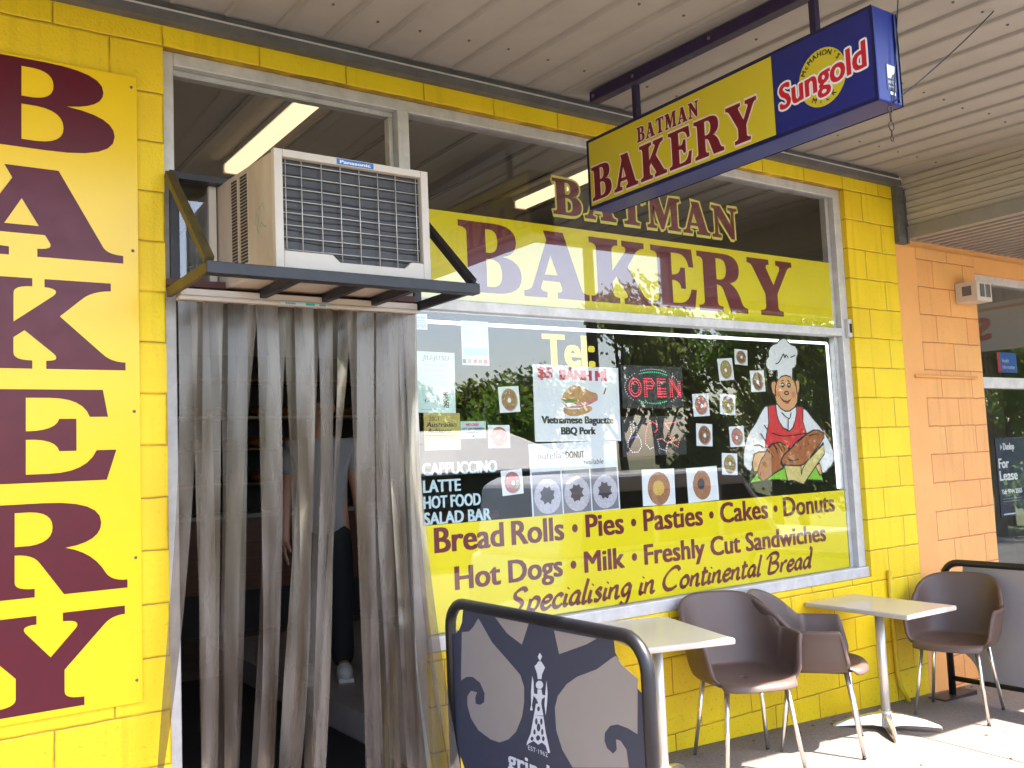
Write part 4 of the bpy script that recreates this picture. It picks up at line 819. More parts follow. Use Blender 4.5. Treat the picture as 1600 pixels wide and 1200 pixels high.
poster('photo_card','large photo card of a bun with a dark filled centre above the lower yellow band','photo card',2.868,1.403,3.117,1.600,M_PAPER,d_b2,GD,-1.2)

# the painted cook
CM={'shirt':M_WHITE,'hat':M_WHITE,'white':M_WHITE,'apron':mat('apron_red',(.68,.02,.03),.4),'skin':mat('cook_skin',(.72,.36,.15),.5),'cheek':mat('cook_cheek',(.72,.22,.12),.5),'line':M_BLACK,'lip':M_RED,'green':mat('leaf_green',(.22,.55,.03),.5),'bread':mat('loaf_brown',(.45,.13,.03),.5,var=.3,scale=12),'crumb':mat('loaf_crumb',(.72,.58,.20),.5,var=.15,scale=12)}
ck=onglass(.0712); ck.step=.0003; ck.O.y=.0755
for i,(cn,P_,ln) in enumerate(CHEF):
    ck.poly(P_,CM[cn],1+i*.45)
    if ln: ck.ribbon(P_,.0085,M_BLACK,1.2+i*.45,closed=True)
for q in CHEF_LINES: ck.ribbon(smooth([tuple(a) for a in q],4) if len(q)>2 else q,.007,M_BLACK,12)
for q in CHEF_DOTS: ck.ell(q[0],q[1],.005,.005,M_BLACK,12,8)
tag(ck.build('window_picture'),'painted window picture of a smiling cook in tall white hat holding two loaves','picture')

# light signs behind the glass
def dots(f,pts,m,sp=.013,r=.0036,d=2,closed=False):
    P=[Vector(p) for p in pts]+([Vector(pts[0])] if closed else [])
    acc=0
    for a,b in zip(P,P[1:]):
        L_=(b-a).length; n=max(1,round(L_/sp))
        for k in range(n): q=a.lerp(b,k/n); f.ell(q.x,q.y,r,r,m,d,6)
LR=mat('red_led',(.4,.02,.03),.4,emit=((1,.05,.10),.42)); LG=mat('green_led',(.02,.3,.1),.4,emit=((.05,.9,.35),0.3)); LW=mat('pale_led',(.4,.4,.45),.4,emit=((.75,.7,.85),.16)); LY=mat('yellow_led',(.5,.5,.05),.4,emit=((.9,.85,.05),.25)); LB=mat('violet_led',(.1,.06,.4),.4,emit=((.3,.18,.95),.25)); LO=mat('orange_led',(.5,.2,.1),.4,emit=((1,.35,.25),.22))
def ledsign(label,x0,z0,x1,z1,fn):
    o=thing('light_sign',label,'light sign',((x0+x1)/2,.10,z0)); MB().box(x0,.085,z0,x1,.105,z1,M_DARK).build('panel',o,bevel=.003)
    f=Flat((0,.0846,0),(1,0,0),(0,0,1),(0,-1,0)); fn(f); f.build('dot_pattern',o); return o
def d_op(f):
    cx,cz_=2.655,2.055
    def el(rx,rz,a0,a1,n=14): return [(cx+rx*math.cos(R(a0+(a1-a0)*k/n)),cz_+rz*math.sin(R(a0+(a1-a0)*k/n))) for k in range(n+1)]
    dots(f,el(.19,.088,55,125),LG); dots(f,el(.19,.088,235,305),LG); dots(f,el(.21,.1,-50,50),LW,.02,.003); dots(f,el(.21,.1,130,230),LW,.02,.003); dots(f,el(.2,.104,60,120),LW,.02,.003)
    x=2.475; h=.1; b=2.005
    for k_ in (0,.016): 
        dots(f,[(x+.045+(.045-k_)*math.cos(R(a)),b+.05+(.05-k_)*math.sin(R(a))) for a in range(0,360,24)],LR,.012,closed=True)
        dots(f,[(x+.115+k_,b),(x+.115+k_,b+h)],LR,.012); dots(f,[(x+.115,b+h-k_),(x+.17,b+h-k_),(x+.19-k_,b+h-.025),(x+.17,b+.045+k_),(x+.125,b+.045+k_)],LR,.012)
        dots(f,[(x+.215+k_,b),(x+.215+k_,b+h)],LR,.012)
        for zz in (0,.045,.1): dots(f,[(x+.215,b+abs(zz-k_*(1 if zz else -1))),(x+.285,b+abs(zz-k_*(1 if zz else -1)))],LR,.012)
        dots(f,[(x+.31+k_,b),(x+.31+k_,b+h)],LR,.012); dots(f,[(x+.31+k_,b+h),(x+.385+k_*.5,b)],LR,.012); dots(f,[(x+.39-k_,b),(x+.39-k_,b+h)],LR,.012)
ledsign('lit red dotted light sign reading open behind the glass',2.425,1.939,2.89,2.178,d_op)
def d_ho(f):
    dots(f,[(2.47,1.865),(2.475,1.80),(2.45,1.765),(2.445,1.73),(2.475,1.70),(2.515,1.70),(2.545,1.73),(2.54,1.765),(2.515,1.80),(2.52,1.865)],LW,.013,.0035)
    dots(f,[(2.495,1.865),(2.495,1.80)],LW,.015,.003); dots(f,[(2.46,1.775),(2.50,1.785),(2.54,1.775)],LB,.011)
    dots(f,[(2.575,1.745),(2.58,1.80),(2.60,1.85),(2.635,1.865),(2.665,1.85),(2.67,1.82),(2.64,1.80)],LR,.013,.0038); dots(f,[(2.575,1.745),(2.605,1.715),(2.64,1.725)],LW,.013,.0035)
    dots(f,[(2.73,1.855),(2.82,1.86)],LR,.013); dots(f,[(2.73,1.855),(2.76,1.82),(2.755,1.78),(2.775,1.76),(2.81,1.78)],LO,.013)
    dots(f,[(2.665,1.765),(2.70,1.77),(2.74,1.745),(2.78,1.755),(2.84,1.77)],LO,.013); dots(f,[(2.665,1.765),(2.68,1.715),(2.73,1.70),(2.74,1.745)],LW,.014,.0035); dots(f,[(2.77,1.745),(2.82,1.72),(2.84,1.77)],LO,.014,.0035)
ledsign('dark dotted light sign with a cup picture below the open sign',2.408,1.676,2.89,1.896,d_ho)
LS=mat('white_led_rope',(.8,.85,.9),.4,emit=((.85,.93,1),.6)); rp=MB()
rp.tube([(1.14,.115,2.362),(4.262,.115,2.368),(4.27,.115,2.36),(4.285,.115,1.41)],.009,LS,8); tag(rp.build('light_rope'),'white glowing light rope running along the top and right edge of the lower window','light rope')

# ---------------------------------------------------------------- inside the shop
def lamp(label,x,ya,yb,z=3.375):
    o=thing('ceiling_lamp',label,'lamp',(x,(ya+yb)/2,z+.06),0,'tube lamps on the shop ceiling')
    MB().box(x-.05,ya,z+.045,x+.05,yb,z+.075,M_WHITE).build('tray',o); MB().box(x-.045,ya+.02,z,x+.045,yb-.02,z+.045,M_LAMP).build('diffuser',o,bevel=.012); MB().box(x-.048,ya,z-.002,x+.048,ya+.02,z+.045,M_CREAM2).build('end_cap',o); MB().box(x-.048,yb-.02,z-.002,x+.048,yb,z+.045,M_CREAM2).build('end_cap',o)
lamp('lit tube lamp on the ceiling seen above the air conditioner',.735,.22,1.42); lamp('lit tube lamp on the ceiling seen behind the end of the hanging sign',2.66,-.0+.25,1.3)
ct=thing('counter','dark timber shop counter at the back of the doorway view','counter',(2.0,4.9,.245))
c=MB().box(.2,4.7,.62,4.0,5.2,1.27,M_WOOD).build('front_panel',ct); MB().box(.15,4.62,1.27,4.05,5.25,1.31,mat('counter_top',(.3,.27,.24),.3)).build('top',ct,bevel=.004); MB().box(.3,4.8,.245,3.9,5.2,.62,M_INTD).build('plinth',ct)
mo=MB()
for zz in (.75,.9,1.05): mo.box(.2,4.688,zz,4.0,4.7,zz+.012,M_WOOD)
mo.build('moulding',ct)
sh=thing('bread_shelf','dark shelving unit with loaves against the back wall','shelf',(2.,5.7,.245))
MB().box(.1,5.86,.26,4.2,5.895,2.9,M_INTD).build('back_panel',sh)
for zz in (1.55,1.9,2.22,2.6): MB().box(.1,5.5,zz,4.2,5.86,zz+.025,M_CREAM2 if zz==2.22 else M_WOOD).build('shelf_board',sh)
r_=random.Random(9)
for zz in (1.575,1.925,2.245):
    x=.25
    while x<4:
        wdt=r_.uniform(.14,.22); b=MB().ball((x,5.66,zz+.052),wdt*.5,.11,.055,M_BREAD,12,8)
        tag(b.build('loaf'),'brown loaf in the row on the dark back shelves','loaf','loaves on the back shelves'); x+=wdt+r_.uniform(.03,.25)
st=thing('tall_stand','black steel frame stand on the raised tiled floor inside the doorway','stand',(1.75,1.3,.4))
for x,y in ((1.60,.95),(1.60,1.45),(2.1,.95),(2.1,1.45)): MB().box(x-.02,y-.02,.4,x+.02,y+.02,1.35,M_BSTEEL).build('leg',st)
MB().box(1.56,.91,1.35,2.14,1.49,1.385,M_WOOD).build('top',st); MB().box(1.58,.94,.75,2.12,1.46,.765,M_BSTEEL).build('shelf',st)
# the person inside
def skinned(name,joints,edges,m,parent,sub=2):
    me=bpy.data.meshes.new(name); me.from_pydata([j[0] for j in joints],edges,[]); o=bpy.data.objects.new(name,me); COL.objects.link(o); o.parent=parent; me.materials.append(m)
    sk=o.modifiers.new('skin','SKIN'); sk.use_smooth_shade=True
    for i,v in enumerate(me.skin_vertices[0].data): v.radius=joints[i][1]; v.use_root=(i==0)
    s=o.modifiers.new('sub','SUBSURF'); s.levels=1; s.render_levels=sub; return o
pp=thing('person','person in white shirt, black trousers and white shoe standing inside behind the strips','person',(1.385,1.76,.40),R(-20))
J=[((0,0,.95),(.145,.105)),((0,.0,1.15),(.135,.10)),((0,.01,1.36),(.16,.105)),((0,.01,1.47),(.07,.065)),((0,0,1.56),(.058,.058)),((0,-.01,1.66),(.075,.092)),((0,-.005,1.76),(.06,.075))]
Ed=[(i,i+1) for i in range(6)]
for s_ in (-1,1):
    b=len(J); J+= [((s_*.17,.01,1.42),(.055,.055)),((s_*.22,.02,1.15),(.042,.045)),((s_*.235,-.06,.91),(.030,.034)),((s_*.235,-.08,.84),(.024,.038))]
    Ed+=[(2,b),(b,b+1),(b+1,b+2),(b+2,b+3)]
    for fi,(dy,ln) in enumerate(((-.033,.07),(-.011,.085),(.011,.08),(.03,.062))):
        q=len(J); J+= [((s_*.235,-.082+dy,.795),(.0095,.0095)),((s_*.228,-.090+dy,.795-ln*.55),(.0085,.0085)),((s_*.215,-.092+dy,.795-ln),(.007,.007))]; Ed+=[(b+3,q),(q,q+1),(q+1,q+2)]
    q=len(J); J+= [((s_*.215,-.125,.83),(.011,.011)),((s_*.20,-.140,.79),(.009,.009))]; Ed+=[(b+3,q),(q,q+1)]
    b=len(J); J+= [((s_*.09,0,.86),(.088,.09)),((s_*.095,-.01,.48),(.055,.06)),((s_*.10,.02,.10),(.038,.042)),((s_*.105,-.10,.05),(.038,.03))]; Ed+=[(0,b),(b,b+1),(b+1,b+2),(b+2,b+3)]
skinned('body',J,Ed,M_SKIN,pp)
TJ=[((0,0,1.04),(.15,.112)),((0,0,.88),(.15,.12))]; TE=[(0,1)]
for s_ in (-1,1):
    b=len(TJ); TJ+= [((s_*.09,0,.78),(.105,.105)),((s_*.095,-.01,.48),(.078,.082)),((s_*.10,.015,.05),(.066,.075))]; TE+=[(1,b),(b,b+1),(b+1,b+2)]
skinned('trousers',TJ,TE,M_TROU,pp)
SJ=[((0,0,.84),(.178,.14)),((0,0,.97),(.172,.132)),((0,0,1.15),(.158,.118)),((0,.01,1.37),(.178,.12)),((0,.01,1.46),(.085,.08))]; SE=[(0,1),(1,2),(2,3),(3,4)]
for s_ in (-1,1):
    b=len(SJ); SJ+= [((s_*.18,.01,1.42),(.072,.07)),((s_*.215,.02,1.24),(.066,.066))]; SE+=[(3,b),(b,b+1)]
skinned('shirt',SJ,SE,M_SHIRT,pp)
for s_ in (-1,1):
    o=MB().ball((s_*.105,-.055,.045),.05,.135,.055,M_SHOE,14,8).box(s_*.105-.045,-.17,.0,s_*.105+.045,.07,.022,M_SHOE).build('shoe',pp,local=True)
MB().ball((0,.015,1.70),.085,.10,.095,M_HAIR,14,10).build('hair',pp,local=True)
MB().ball((0,-.115,1.655),.012,.02,.018,M_SKIN,8,6).ball((-.032,-.098,1.685),.011,.008,.008,M_BLACK,8,6).ball((.032,-.098,1.685),.011,.008,.008,M_BLACK,8,6).ball((0,-.10,1.61),.024,.008,.006,mat('lip_tone',(.35,.12,.1),.5),8,6).ball((-.082,0,1.66),.012,.02,.03,M_SKIN,8,6).ball((.082,0,1.66),.012,.02,.03,M_SKIN,8,6).build('face',pp,local=True)

# ---------------------------------------------------------------- cafe barriers
def rpath(y0,y1,z0,z1,r,x,n=6):
    P=[(x,y0,z0)]
    for k_ in range(n+1): a=PI-PI/2*k_/n; P.append((x,y0-r-r*math.cos(a),z1-r+r*math.sin(a)))
    for k_ in range(n+1): a=PI/2-PI/2*k_/n; P.append((x,y1+r-r*math.cos(a),z1-r+r*math.sin(a)))
    P.append((x,y1,z0)); return P
b1=thing('cafe_barrier','cafe barrier with a navy and grey printed banner in a black tube frame','barrier',(1.2,-.7,g(1.2,-.7)))
ya,yb,zt,xx=-.065,-1.352,1.065,1.2
MB().tube(rpath(ya,yb,g(xx,ya)+.01,zt,.115,xx),.0245,M_TUBEBLK,14).tube([(xx,ya,.30),(xx,yb,.30)],.015,M_TUBEBLK,10).build('frame',b1)
for y in (ya,yb): MB().box(xx-.2,y-.06,g(xx+.2,y)-.002,xx+.2,y+.06,g(xx-.2,y)+.008,M_BSTEEL).build('foot',b1)
ban=Flat((xx-.004,0,0),(0,1,0),(0,0,1),(-1,0,0))
BASE=[tuple(p) for p in BAN_BASE if p[1]>.42]
low=[(-1.335,.42),(-1.30,.33),(-.11,.33),(-.075,.40)]
BASE=[p for p in BASE]
top=[(-.03-.02,.66)]
outline=[(-.083,.45),(-.083,.925),(-.105,.925),(-.145,.95),(-.172,.985),(-.185,1.04)]+[(-.30,1.052),(-1.20,1.05)]+[(-1.19,1.045),(-1.195,1.0),(-1.23,.955),(-1.285,.905),(-1.335,.875),(-1.335,.42),(-1.29,.37),(-1.25,.325),(-.17,.325),(-.14,.37)]
ban.poly(outline,M_BANB,0)
BY0,BY1=-.085,-1.333
for q in BAN_GREY: ban.poly([(min(BY0,max(BY1,a)),b) for a,b in q],M_BANG,1)
for i,q in enumerate(BAN_EMB): ban.poly(q,M_BANW,2+.2*i)
for q in BAN_HOLES: ban.poly(q,M_BANB,4.5)
bo=ban.build('banner',b1); sm=bo.modifiers.new('thick','SOLIDIFY'); sm.thickness=.0002; sm.offset=0
bl=Flat((xx-.006,0,0),(0,-1,0),(0,0,1),(-1,0,0)); bl.text('EST·1962',.642,.548,.017,M_BANW,1,width=.128); bl.text('grinders',.495,.449,.068,M_BANW,1,width=.46,bold=.0035); bl.text('COFFEE',.60,.40,.028,M_BANW,1,width=.25,bold=.003); bl.build('lettering',b1)
b2=thing('cafe_barrier','plain grey cafe barrier in a black tube frame by the orange wall','barrier',(5.02,-.8,0))
ya,yb,zt,xx=-.125,-1.42,.88,5.02
MB().tube(rpath(ya,yb,g(xx,ya)+.01,zt,.11,xx),.0225,M_TUBEBLK,14).tube([(xx,ya,.115),(xx,yb,.115)],.017,M_TUBEBLK,10).build('frame',b2)
for y in (ya,yb): MB().box(xx-.19,y-.06,g(xx+.19,y)-.003,xx+.19,y+.06,g(xx-.19,y)+.008,M_BSTEEL).build('foot',b2)
bn=Flat((xx-.004,0,0),(0,-1,0),(0,0,1),(-1,0,0))
def qr(cx,cy_,r,a0,a1,n=6): return [(cx+r*math.cos(R(a0+(a1-a0)*k/n)),cy_+r*math.sin(R(a0+(a1-a0)*k/n))) for k in range(n+1)]
bn.poly(qr(.13,.87,.14,-90,0)+qr(1.41,.87,.14,180,270)+qr(1.41,.12,.20,90,180)+qr(.13,.12,.20,0,90),M_BANG,0)
bo=bn.build('banner',b2); sm=bo.modifiers.new('thick','SOLIDIFY'); sm.thickness=.002; sm.offset=0

# ---------------------------------------------------------------- tables
def table(label,cx,cy_,rz,ztop,wx=.46,wy=.70):
    gz=g(cx,cy_); h=ztop-gz
    o=thing('cafe_table',label,'table',(cx,cy_,gz),rz,'cafe tables on the pavement')
    MB().box(-wx/2,-wy/2,h-.028,wx/2,wy/2,h,M_TABLE).build('tabletop',o,bevel=.009,local=True,segs=3)
    MB().box(-.14,-.14,h-.04,.14,.14,h-.028,M_BSTEEL).build('mount_plate',o,local=True)
    MB().tube([(0,0,.07),(0,0,h-.04)],.026,M_BRUSH,16).build('column',o,local=True)
    ft=MB()
    for k_ in range(4):
        a=R(45+90*k_); d=Vector((math.cos(a),math.sin(a),0)); p=d.cross(Vector((0,0,1)))
        secs=[(.0,.04,.035,.10),(.08,.032,.045,.09),(.20,.022,.038,.062),(.285,.014,.005,.028),(.30,.010,.004,.018)]
        vs=[];fs=[]
        for r_a,wd_,zl,zh in secs:
            zl_=max(zl-.03,.0) if r_a<.3 else zl*.2
            for sx,zz in ((-1,zl_+.012 if r_a<.3 else 0),(1,zl_+.012 if r_a<.3 else 0),(.55,zh),(-.55,zh)): vs.append(d*r_a+p*(wd_*sx)+Vector((0,0,zz)))
        n_=len(secs)
        for i in range(n_-1):
            for j in range(4): a_=i*4+j;b_=i*4+(j+1)%4; fs.append((a_,b_,b_+4,a_+4))
        fs.append((n_*4-4,n_*4-3,n_*4-2,n_*4-1)); ft.add(vs,fs,M_CHROME)
    ft.tube([(0,0,.05),(0,0,.105)],[.045,.033],M_BRUSH,16); ft.build('base',o,bevel=.004,local=True); return o
table('small cafe table with beige top between the banner barrier and the nearest chair',2.115,-.415,R(-17),.855,.44,.69)
table('small cafe table with beige top standing free between two brown chairs',3.925,-.365,R(-2),.757,.46,.70)

# ---------------------------------------------------------------- chairs
def ss(a,b,x): t=max(0,min(1,(x-a)/(b-a))); return t*t*(3-2*t)
def chair_shell():
    nphi=144; vs=[];fs=[]; rows=0
    def H(p):
        p=abs(p); h=.205+.168*max(0,1-(min(p,74)/74)**2.2)
        if p>90: h=.205
        f=(1-ss(111,127,p))**.75
        return h*f-.040*ss(124,140,p)
    def rim(p):
        s,c=math.sin(p),math.cos(p); return (.222*math.copysign(abs(s)**.70,s),.225*math.copysign(abs(c)**.78,c))
    rings=[('s',.02),('s',.3),('s',.55),('s',.75),('s',.88)]
    prof=[.0,.05,.12,.22,.35,.5,.65,.8,.92,1.0]
    for i in range(nphi):
        pd=-180+360*i/nphi; p=R(pd); x,y=rim(p); h=H(pd)
        for _,r in rings: vs.append((x*r,y*r,.455-.018*(1-r*r)+(.02*(1-math.cos(p))*.5*r if 0 else 0)))
        nl=math.hypot(x,y); ux,uy=x/nl,y/nl
        back=max(0,math.cos(p)); side=abs(math.sin(p))
        for t in prof:
            if h>0:
                z=.458+h*t; out=.012*ss(0,.25,t)+(.105*back**2+.03*side)*t*(h/.42 if back>.2 else 1)
                fl=.012*ss(.8,1,t)*(1 if abs(pd)>60 else .3)
                out+=fl
            else:
                z=.458+h*t*t; out=.040*math.sin(t*PI/2)*ss(124,140,abs(pd))+.012*(1-ss(124,140,abs(pd)))
            vs.append((x+ux*out,y+uy*out,z))
    k_=len(rings)+len(prof)
    for i in range(nphi):
        j=(i+1)%nphi
        for r in range(k_-1): fs.append((i*k_+r,i*k_+r+1,j*k_+r+1,j*k_+r))
    fs.append(tuple(i*k_ for i in range(nphi-1,-1,-1)))
    return vs,fs
SV,SF=chair_shell()
def make_chair(label):
    o=thing('tub_chair',label,'chair',(0,0,0),0,'brown plastic tub chairs')
    s=MB().add(SV,SF,M_BROWN,True).build('shell',o,local=True); sd=s.modifiers.new('thick','SOLIDIFY'); sd.thickness=.024; sd.offset=1
    sb=s.modifiers.new('sub','SUBSURF'); sb.levels=1; sb.render_levels=1
    for sx in (-1,1):
        for sy in (-1,1):
            MB().tube([(sx*.155,sy*.145,.437),(sx*.205,sy*.205,.012)],[.0145,.0095],M_CHROME,12).tube([(sx*.205,sy*.205,.012),(sx*.2055,sy*.2055,.0)],.0105,M_DARK,10).build('leg',o,local=True)
    MB().box(-.17,-.16,.418,.17,.16,.436,M_BSTEEL).build('seat_plate',o,local=True,bevel=.01)
    return o
def face(dx,dy): return math.atan2(dx,-dy)    # chair front is local -y
def put(o,x,y,d): o.location=(x,y,g(x,y)); o.rotation_euler=(math.asin(.02)*0,0,face(*d)); return o
c0=make_chair('brown tub chair facing the street between the two tables, nearest the camera'); put(c0,2.735,-.375,(-.40,-.92))
def dup(root,label):
    r=root.copy(); COL.objects.link(r); r['label']=label
    for q in root.children:
        c=q.copy(); COL.objects.link(c); c.parent=r
        for q2 in q.children: c2=q2.copy(); COL.objects.link(c2); c2.parent=c
    return r
put(dup(c0,'brown tub chair seen side-on, turned towards the free standing table'),3.345,-.36,(.60,-.80))
put(dup(c0,'brown tub chair in front of the plain grey barrier'),4.625,-.40,(-.96,-.30))

# ---------------------------------------------------------------- small things on the walls
pi=MB().tube([(4.57,-.02,.86),(4.565,-.022,.60),(4.575,-.022,.20),(4.585,-.03,.12),(4.62,-.06,g(4.62,-.06)+.004)],.015,mat('yellow_pipe_paint',(.75,.52,.02),.5,var=.2,scale=20),10)
tag(pi.build('drain_pipe'),'thin yellow painted drain pipe on the wall behind the free standing table','pipe')
co=MB().tube([(5.06,-.014,2.152),(5.85,-.014,2.150)],.010,M_OPLAIN,8); tag(co.build('conduit'),'orange painted pipe stub fixed across the orange wall','pipe')
vb=thing('vent_box','small beige vent box on the corner of the orange wall','vent',(5.76,-.09,2.70))
MB().box(5.67,-.17,2.70,5.868,-.002,2.848,M_CREAM2).build('casing',vb,bevel=.004)
gg=MB().box(5.668,-.125,2.745,5.671,-.055,2.815,M_BEAM).build('grille',vb); g2=MB().box(5.705,-.1725,2.73,5.765,-.169,2.825,M_BEAM).box(5.785,-.1725,2.73,5.845,-.169,2.825,M_BEAM).build('grille',vb)
ls=thing('lease_sign','dark blue lease board in the window of the orange shop','sign',(6.5,.072,1.1))
MB().box(6.19,.072,1.09,6.85,.08,1.70,mat('lease_blue',(.02,.028,.07),.35,var=.3,scale=2)).build('board',ls)
f=Flat((0,.0715,0),(1,0,0),(0,0,1),(0,-1,0)); f.text('Dunlop',6.30,1.605,.05,M_WHITE,1,width=.16,bold=.003); f.poly([(6.255,1.60),(6.255,1.65),(6.285,1.625)],M_PALEB,1); f.text('For',6.215,1.465,.072,M_WHITE,1,width=.145,bold=.004); f.text('Lease',6.215,1.37,.072,M_WHITE,1,width=.26,bold=.004); f.text('Tel: 9744 2555',6.225,1.265,.033,M_WHITE,1,width=.30,bold=.0025)
for i in range(2): f.rect(6.23,1.225-i*.02,6.50,1.230-i*.02,M_INK,1)
f.rect(6.225,1.105,6.40,1.115,M_PALEB,1); f.build('lettering',ls)
hp=thing('poster','blue health poster in the upper part of the orange shop window','poster',(6.5,.074,2.2))
MB().box(6.33,.074,2.21,6.62,.076,2.37,mat('poster_blue',(.02,.11,.45),.4)).build('sheet',hp)
f=Flat((0,.0735,0),(1,0,0),(0,0,1),(0,-1,0)); f.rect(6.33,2.21,6.37,2.37,M_RED,1); f.text('Health',6.40,2.29,.03,M_WHITE,1,width=.1); f.text('Information',6.40,2.24,.03,M_WHITE,1,width=.18); f.build('print',hp)
# the neighbour's own hanging board (met in the window's reflection)
nh=thing('hanging_sign','white hanging board with red and orange lettering beyond the orange shop','sign',(8.0,-1.0,2.5))
MB().box(7.95,-.4,2.55,8.05,-1.9,3.0,M_PAPER).build('casing',nh,bevel=.005)
f=Flat((7.949,0,0),(0,-1,0),(0,0,1),(-1,0,0)); f.text('Star',.85,2.66,.2,M_RED,1,width=.6,bold=.02); f.rect(.45,2.93,1.85,2.96,mat('orange_print',(.7,.3,.03),.4),1); f.build('lettering',nh)
MB().box(7.99,-.7,3.0,8.01,-.72,3.13,M_BEAM).box(7.99,-1.6,3.0,8.01,-1.62,3.13,M_BEAM).build('hanger_rod',nh)

lt=MB(); r_=random.Random(12); lm_=mat('dry_leaf',(.16,.09,.04),.8,var=.5,scale=30)
for i in range(130):
    x=r_.uniform(1.3,7); y=-abs(r_.gauss(0,.10))-.012 if i<90 else r_.uniform(-1.6,-.1); a=r_.uniform(0,6.28); L_=r_.uniform(.006,.017); z_=g(x,y)+.002
    dx,dy=math.cos(a)*L_,math.sin(a)*L_; lt.add([(x-dx,y-dy,z_),(x+dy*.35,y-dx*.35,z_+.004),(x+dx,y+dy,z_+.001),(x-dy*.35,y+dx*.35,z_+.006)],[(0,1,2,3)],lm_)
tag(lt.build('leaf_litter'),'dry leaf litter and crumbs along the foot of the yellow wall','litter',kind='stuff')
shd=thing('park_shed','dark green shed with a white sloping roof across the street, mirrored in the window','shed',(11.2,-16,-.8))
MB().box(9.3,-17.5,-1.2,13.2,-14.4,1.5,mat('shed_green',(.03,.05,.035),.6)).build('wall',shd)
rf=MB(); wr=mat('white_metal_roof',(.78,.78,.78),.5)
rf.add([(x,y,z_+dz) for dz in (0,.06) for x,y,z_ in ((8.8,-14.0,1.43),(13.7,-14.0,1.43),(13.7,-17.8,2.50),(8.8,-17.8,2.50))],[(3,2,1,0),(4,5,6,7),(0,1,5,4),(1,2,6,5),(2,3,7,6),(3,0,4,7)],wr)
for k_ in range(24): x=8.9+k_*.2; rf.add([(x,-14.0,1.50),(x+.03,-14.0,1.50),(x+.03,-17.8,2.57),(x,-17.8,2.57)],[(0,1,2,3)],wr)
rf.build('roof',shd)
# ---------------------------------------------------------------- across the street: what the windows mirror
M_BARK=mat('bark',(.12,.09,.07),.9,var=.4,scale=12,bump=.5)
def leafm(n,c):
    m=mat(n,c,.6,var=.5,scale=.9,tint2=tuple(q*.45 for q in c)); nt=m.node_tree
    tl=N(nt,'ShaderNodeBsdfTranslucent'); tl.inputs[0].default_value=(c[0]*2.2,c[1]*2.6,c[2]*1.4,1); mx=N(nt,'ShaderNodeMixShader'); mx.inputs[0].default_value=.45
    nt.links.new(nt.nodes['Principled BSDF'].outputs[0],mx.inputs[1]); nt.links.new(tl.outputs[0],mx.inputs[2]); nt.links.new(mx.outputs[0],nt.nodes['Material Output'].inputs[0]); return m
LM=[leafm('foliage_olive',(.12,.14,.035)),leafm('foliage_green',(.085,.14,.032)),leafm('foliage_dark',(.055,.09,.03)),leafm('foliage_gum',(.13,.14,.07))]
def tree(label,x,y,h,r,seed,lm,dense=1.,trunk=.3,low=.12):
    rr_=random.Random(seed); z0=g(x,y)-.34; o=thing('street_tree',label,'tree',(x,y,z0),0,'trees across the street')
    t=MB(); top=Vector((x+rr_.uniform(-.3,.3),y+rr_.uniform(-.3,.3),z0+h*.75)); base=Vector((x,y,z0))
    mid=base.lerp(top,.45)+Vector((rr_.uniform(-.2,.2),rr_.uniform(-.2,.2),0)); t.tube([base,base.lerp(mid,.5),mid,top],[.035*h*.7,.026*h*.7,.02*h*.7,.004*h],M_BARK,8)
    cl=[]
    for k_ in range(rr_.randint(9,12)):
        a=rr_.uniform(0,2*PI); q=rr_.uniform(low,1); rad=r*rr_.uniform(.35,.85)*(1.1-.55*q)
        c=Vector((x+math.cos(a)*rad,y+math.sin(a)*rad,z0+h*(trunk+(.98-trunk)*q)-.15*r)); cl.append((c,r*rr_.uniform(.26,.46)))
        s_=base.lerp(top,min(.95,trunk*.8+.4*q)); t.tube([s_,s_.lerp(c,.55)+Vector((0,0,-.1)),c],[.010*h,.006*h,.002*h],M_BARK,5)
    cl.append((top+Vector((0,0,h*.1)),r*.4)); t.build('trunk',o)
    f=MB(); 
    for c,cr in cl:
        for k_ in range(int(620*dense)):
            d=Vector((rr_.gauss(0,1),rr_.gauss(0,1),rr_.gauss(0,.8))); d.normalize(); p=c+d*cr*(rr_.random()**.4)*rr_.uniform(.7,1.25)
            n_=Vector((rr_.gauss(0,1),rr_.gauss(0,1),rr_.gauss(0,1))).normalized(); u_=n_.orthogonal().normalized(); v_=n_.cross(u_); s_=rr_.uniform(.05,.115)*r**.3
            f.add([p-u_*s_*.4-v_*s_,p+u_*s_*.4-v_*s_*.6,p+u_*s_*.25+v_*s_,p-u_*s_*.45+v_*s_*.5],[(0,1,2,3)],lm)
    f.build('crown',o)
TR=[(12.5,-22,5.2,2.4,1,0,1.2,.18),(15.5,-21,4.6,2.6,2,1,1.2,.15),(17.5,-24,5.4,2.6,3,0,1.1,.18),(19.5,-19,8.6,2.7,4,3,.6,.4),(22,-20.5,8.0,3.0,5,2,1.1,.2),(23.5,-16.5,8.5,3.2,6,1,1.1,.15),(27,-15,9.0,3.4,7,2,1.2,.12),(28,-19,8.2,3.2,8,0,1.2,.12),(31,-13.2,8.6,3.2,9,1,1.2,.12),(9.5,-23,4.4,2.2,10,2,1.1,.15),(35,-15,9.6,3.8,11,2,1.1,.12),(6,-24,5.6,2.4,12,1,1.,.15),(40,-14,10,4,13,0,1.,.1),(21,-26,6.4,3,14,2,1,.12)]
kinds=['low olive tree across the street, mirrored in the window','bushy green tree across the street, mirrored in the window','dark dense tree across the street, mirrored in the window','tall loose gum tree across the street, mirrored in the window']
for (x,y,h,r,sd,lm,dn,tk) in TR: tree(kinds[lm],x,y,h,r,sd,LM[lm],dn,tk)
pw=thing('power_pole','timber power pole with cross-arm across the street','pole',(12.2,-11.9,g(12.2,-12)-.34))
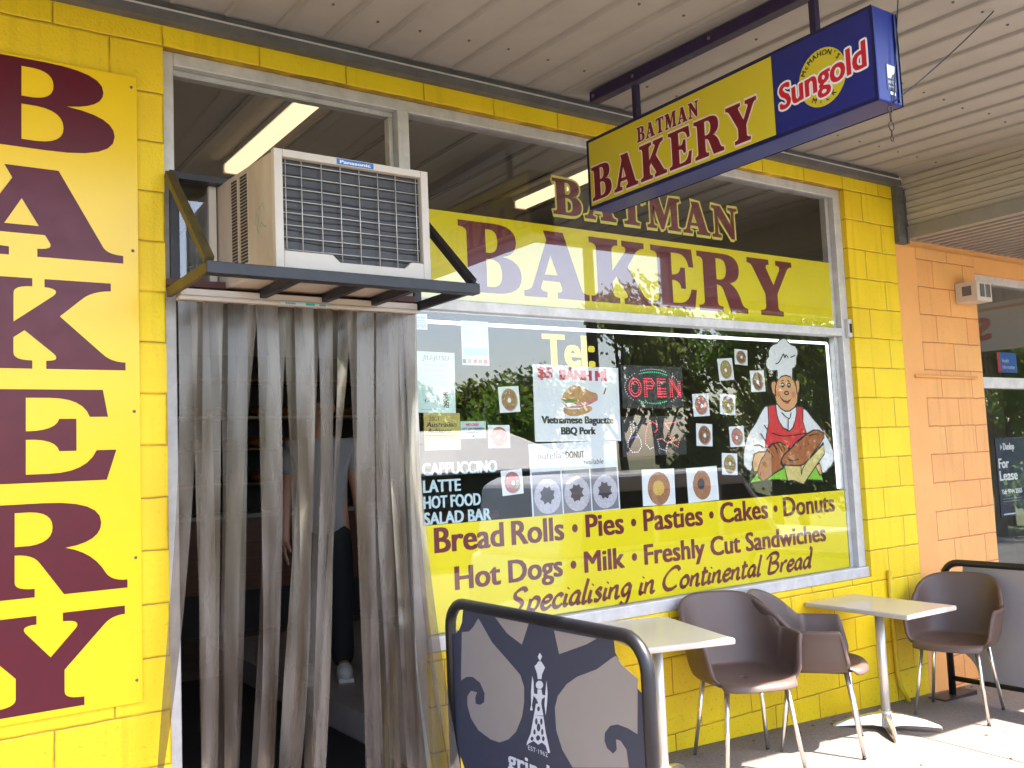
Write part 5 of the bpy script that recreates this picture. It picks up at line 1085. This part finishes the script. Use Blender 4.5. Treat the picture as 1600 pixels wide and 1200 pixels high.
MB().tube([(12.2,-11.9,g(12.2,-12)-.34),(12.2,-11.9,8.2)],[.15,.11],M_BARK,10).build('post',pw); MB().box(12.15,-12.8,7.4,12.25,-11.0,7.52,M_BARK).build('cross_arm',pw)
for y in (-12.6,-12.2,-11.6,-11.1):
    pts=[]
    for k_ in range(13): t=k_/12; pts.append((-10+60*t,y,7.56-.9*math.sin(PI*((t*2)%1))))
    tag(MB().tube(pts,.018,M_DARK,5).build('power_line'),'thin overhead power line across the street, mirrored in the window','power line','overhead power lines')
# van at the kerb
van=thing('parked_van','white van parked at the kerb, mirrored in the lower window','van',(6.6,-4.0,g(6.6,-4)-.155))
vx,vy=4.4,-4.0; vz=g(6.6,-4)-.155; pb=mat('white_car_paint',(.72,.72,.73),.25,coat=.5); pg=mat('dark_car_glass',(.01,.014,.016),.05)
def prism(b,prof,ya,yb,m,inset=0):
    n=len(prof); vs=[(vx+x,y,vz+z_) for y in (ya,yb) for x,z_ in prof]; b.add(vs,[tuple(range(n)),tuple(range(2*n-1,n-1,-1))]+[(i,n+i,n+(i+1)%n,(i+1)%n) for i in range(n)],m)
bv=MB(); prism(bv,[(0,.35),(4.5,.35),(4.55,.8),(4.5,1.0),(3.2,1.02),(.05,1.02),(0,.8)],vy-.85,vy+.85,pb); bv.build('body',van,bevel=.07,segs=3)
bv=MB(); prism(bv,[(.05,1.0),(3.3,1.0),(2.65,1.74),(2.4,1.80),(.35,1.80),(.15,1.72)],vy-.76,vy+.76,pb); bv.build('cabin',van,bevel=.07,segs=3)
bv=MB(); prism(bv,[(.3,1.08),(1.25,1.08),(1.25,1.62),(.38,1.62)],vy+.762,vy+.768,pg); prism(bv,[(1.33,1.08),(2.2,1.08),(2.2,1.62),(1.33,1.62)],vy+.762,vy+.768,pg); prism(bv,[(2.28,1.08),(3.05,1.08),(2.62,1.62),(2.28,1.62)],vy+.762,vy+.768,pg)
bv.build('side_window',van); 
ws_=MB(); ws_.add([(vx+3.27,vy-.64,vz+1.06),(vx+3.27,vy+.64,vz+1.06),(vx+2.75,vy+.62,vz+1.68),(vx+2.75,vy-.62,vz+1.68)],[(0,1,2,3)],pg); wo=ws_.build('windscreen',van); wo.modifiers.new('t','SOLIDIFY').thickness=.03
for x in (.85,3.65):
    for y in (vy-.86,vy+.70): 
        wh=MB().tube([(vx+x,y,vz+.33),(vx+x,y+.16,vz+.33)],.33,M_DARK,24).build('wheel',van); MB().tube([(vx+x,y-.005,vz+.33),(vx+x,y+.165,vz+.33)],.19,M_CHROME,20).build('rim',wh)
for y in (vy-.6,vy+.6): MB().ball((vx+4.5,y,vz+.78),.06,.16,.09,M_WHITE,12,8).build('headlight',van)
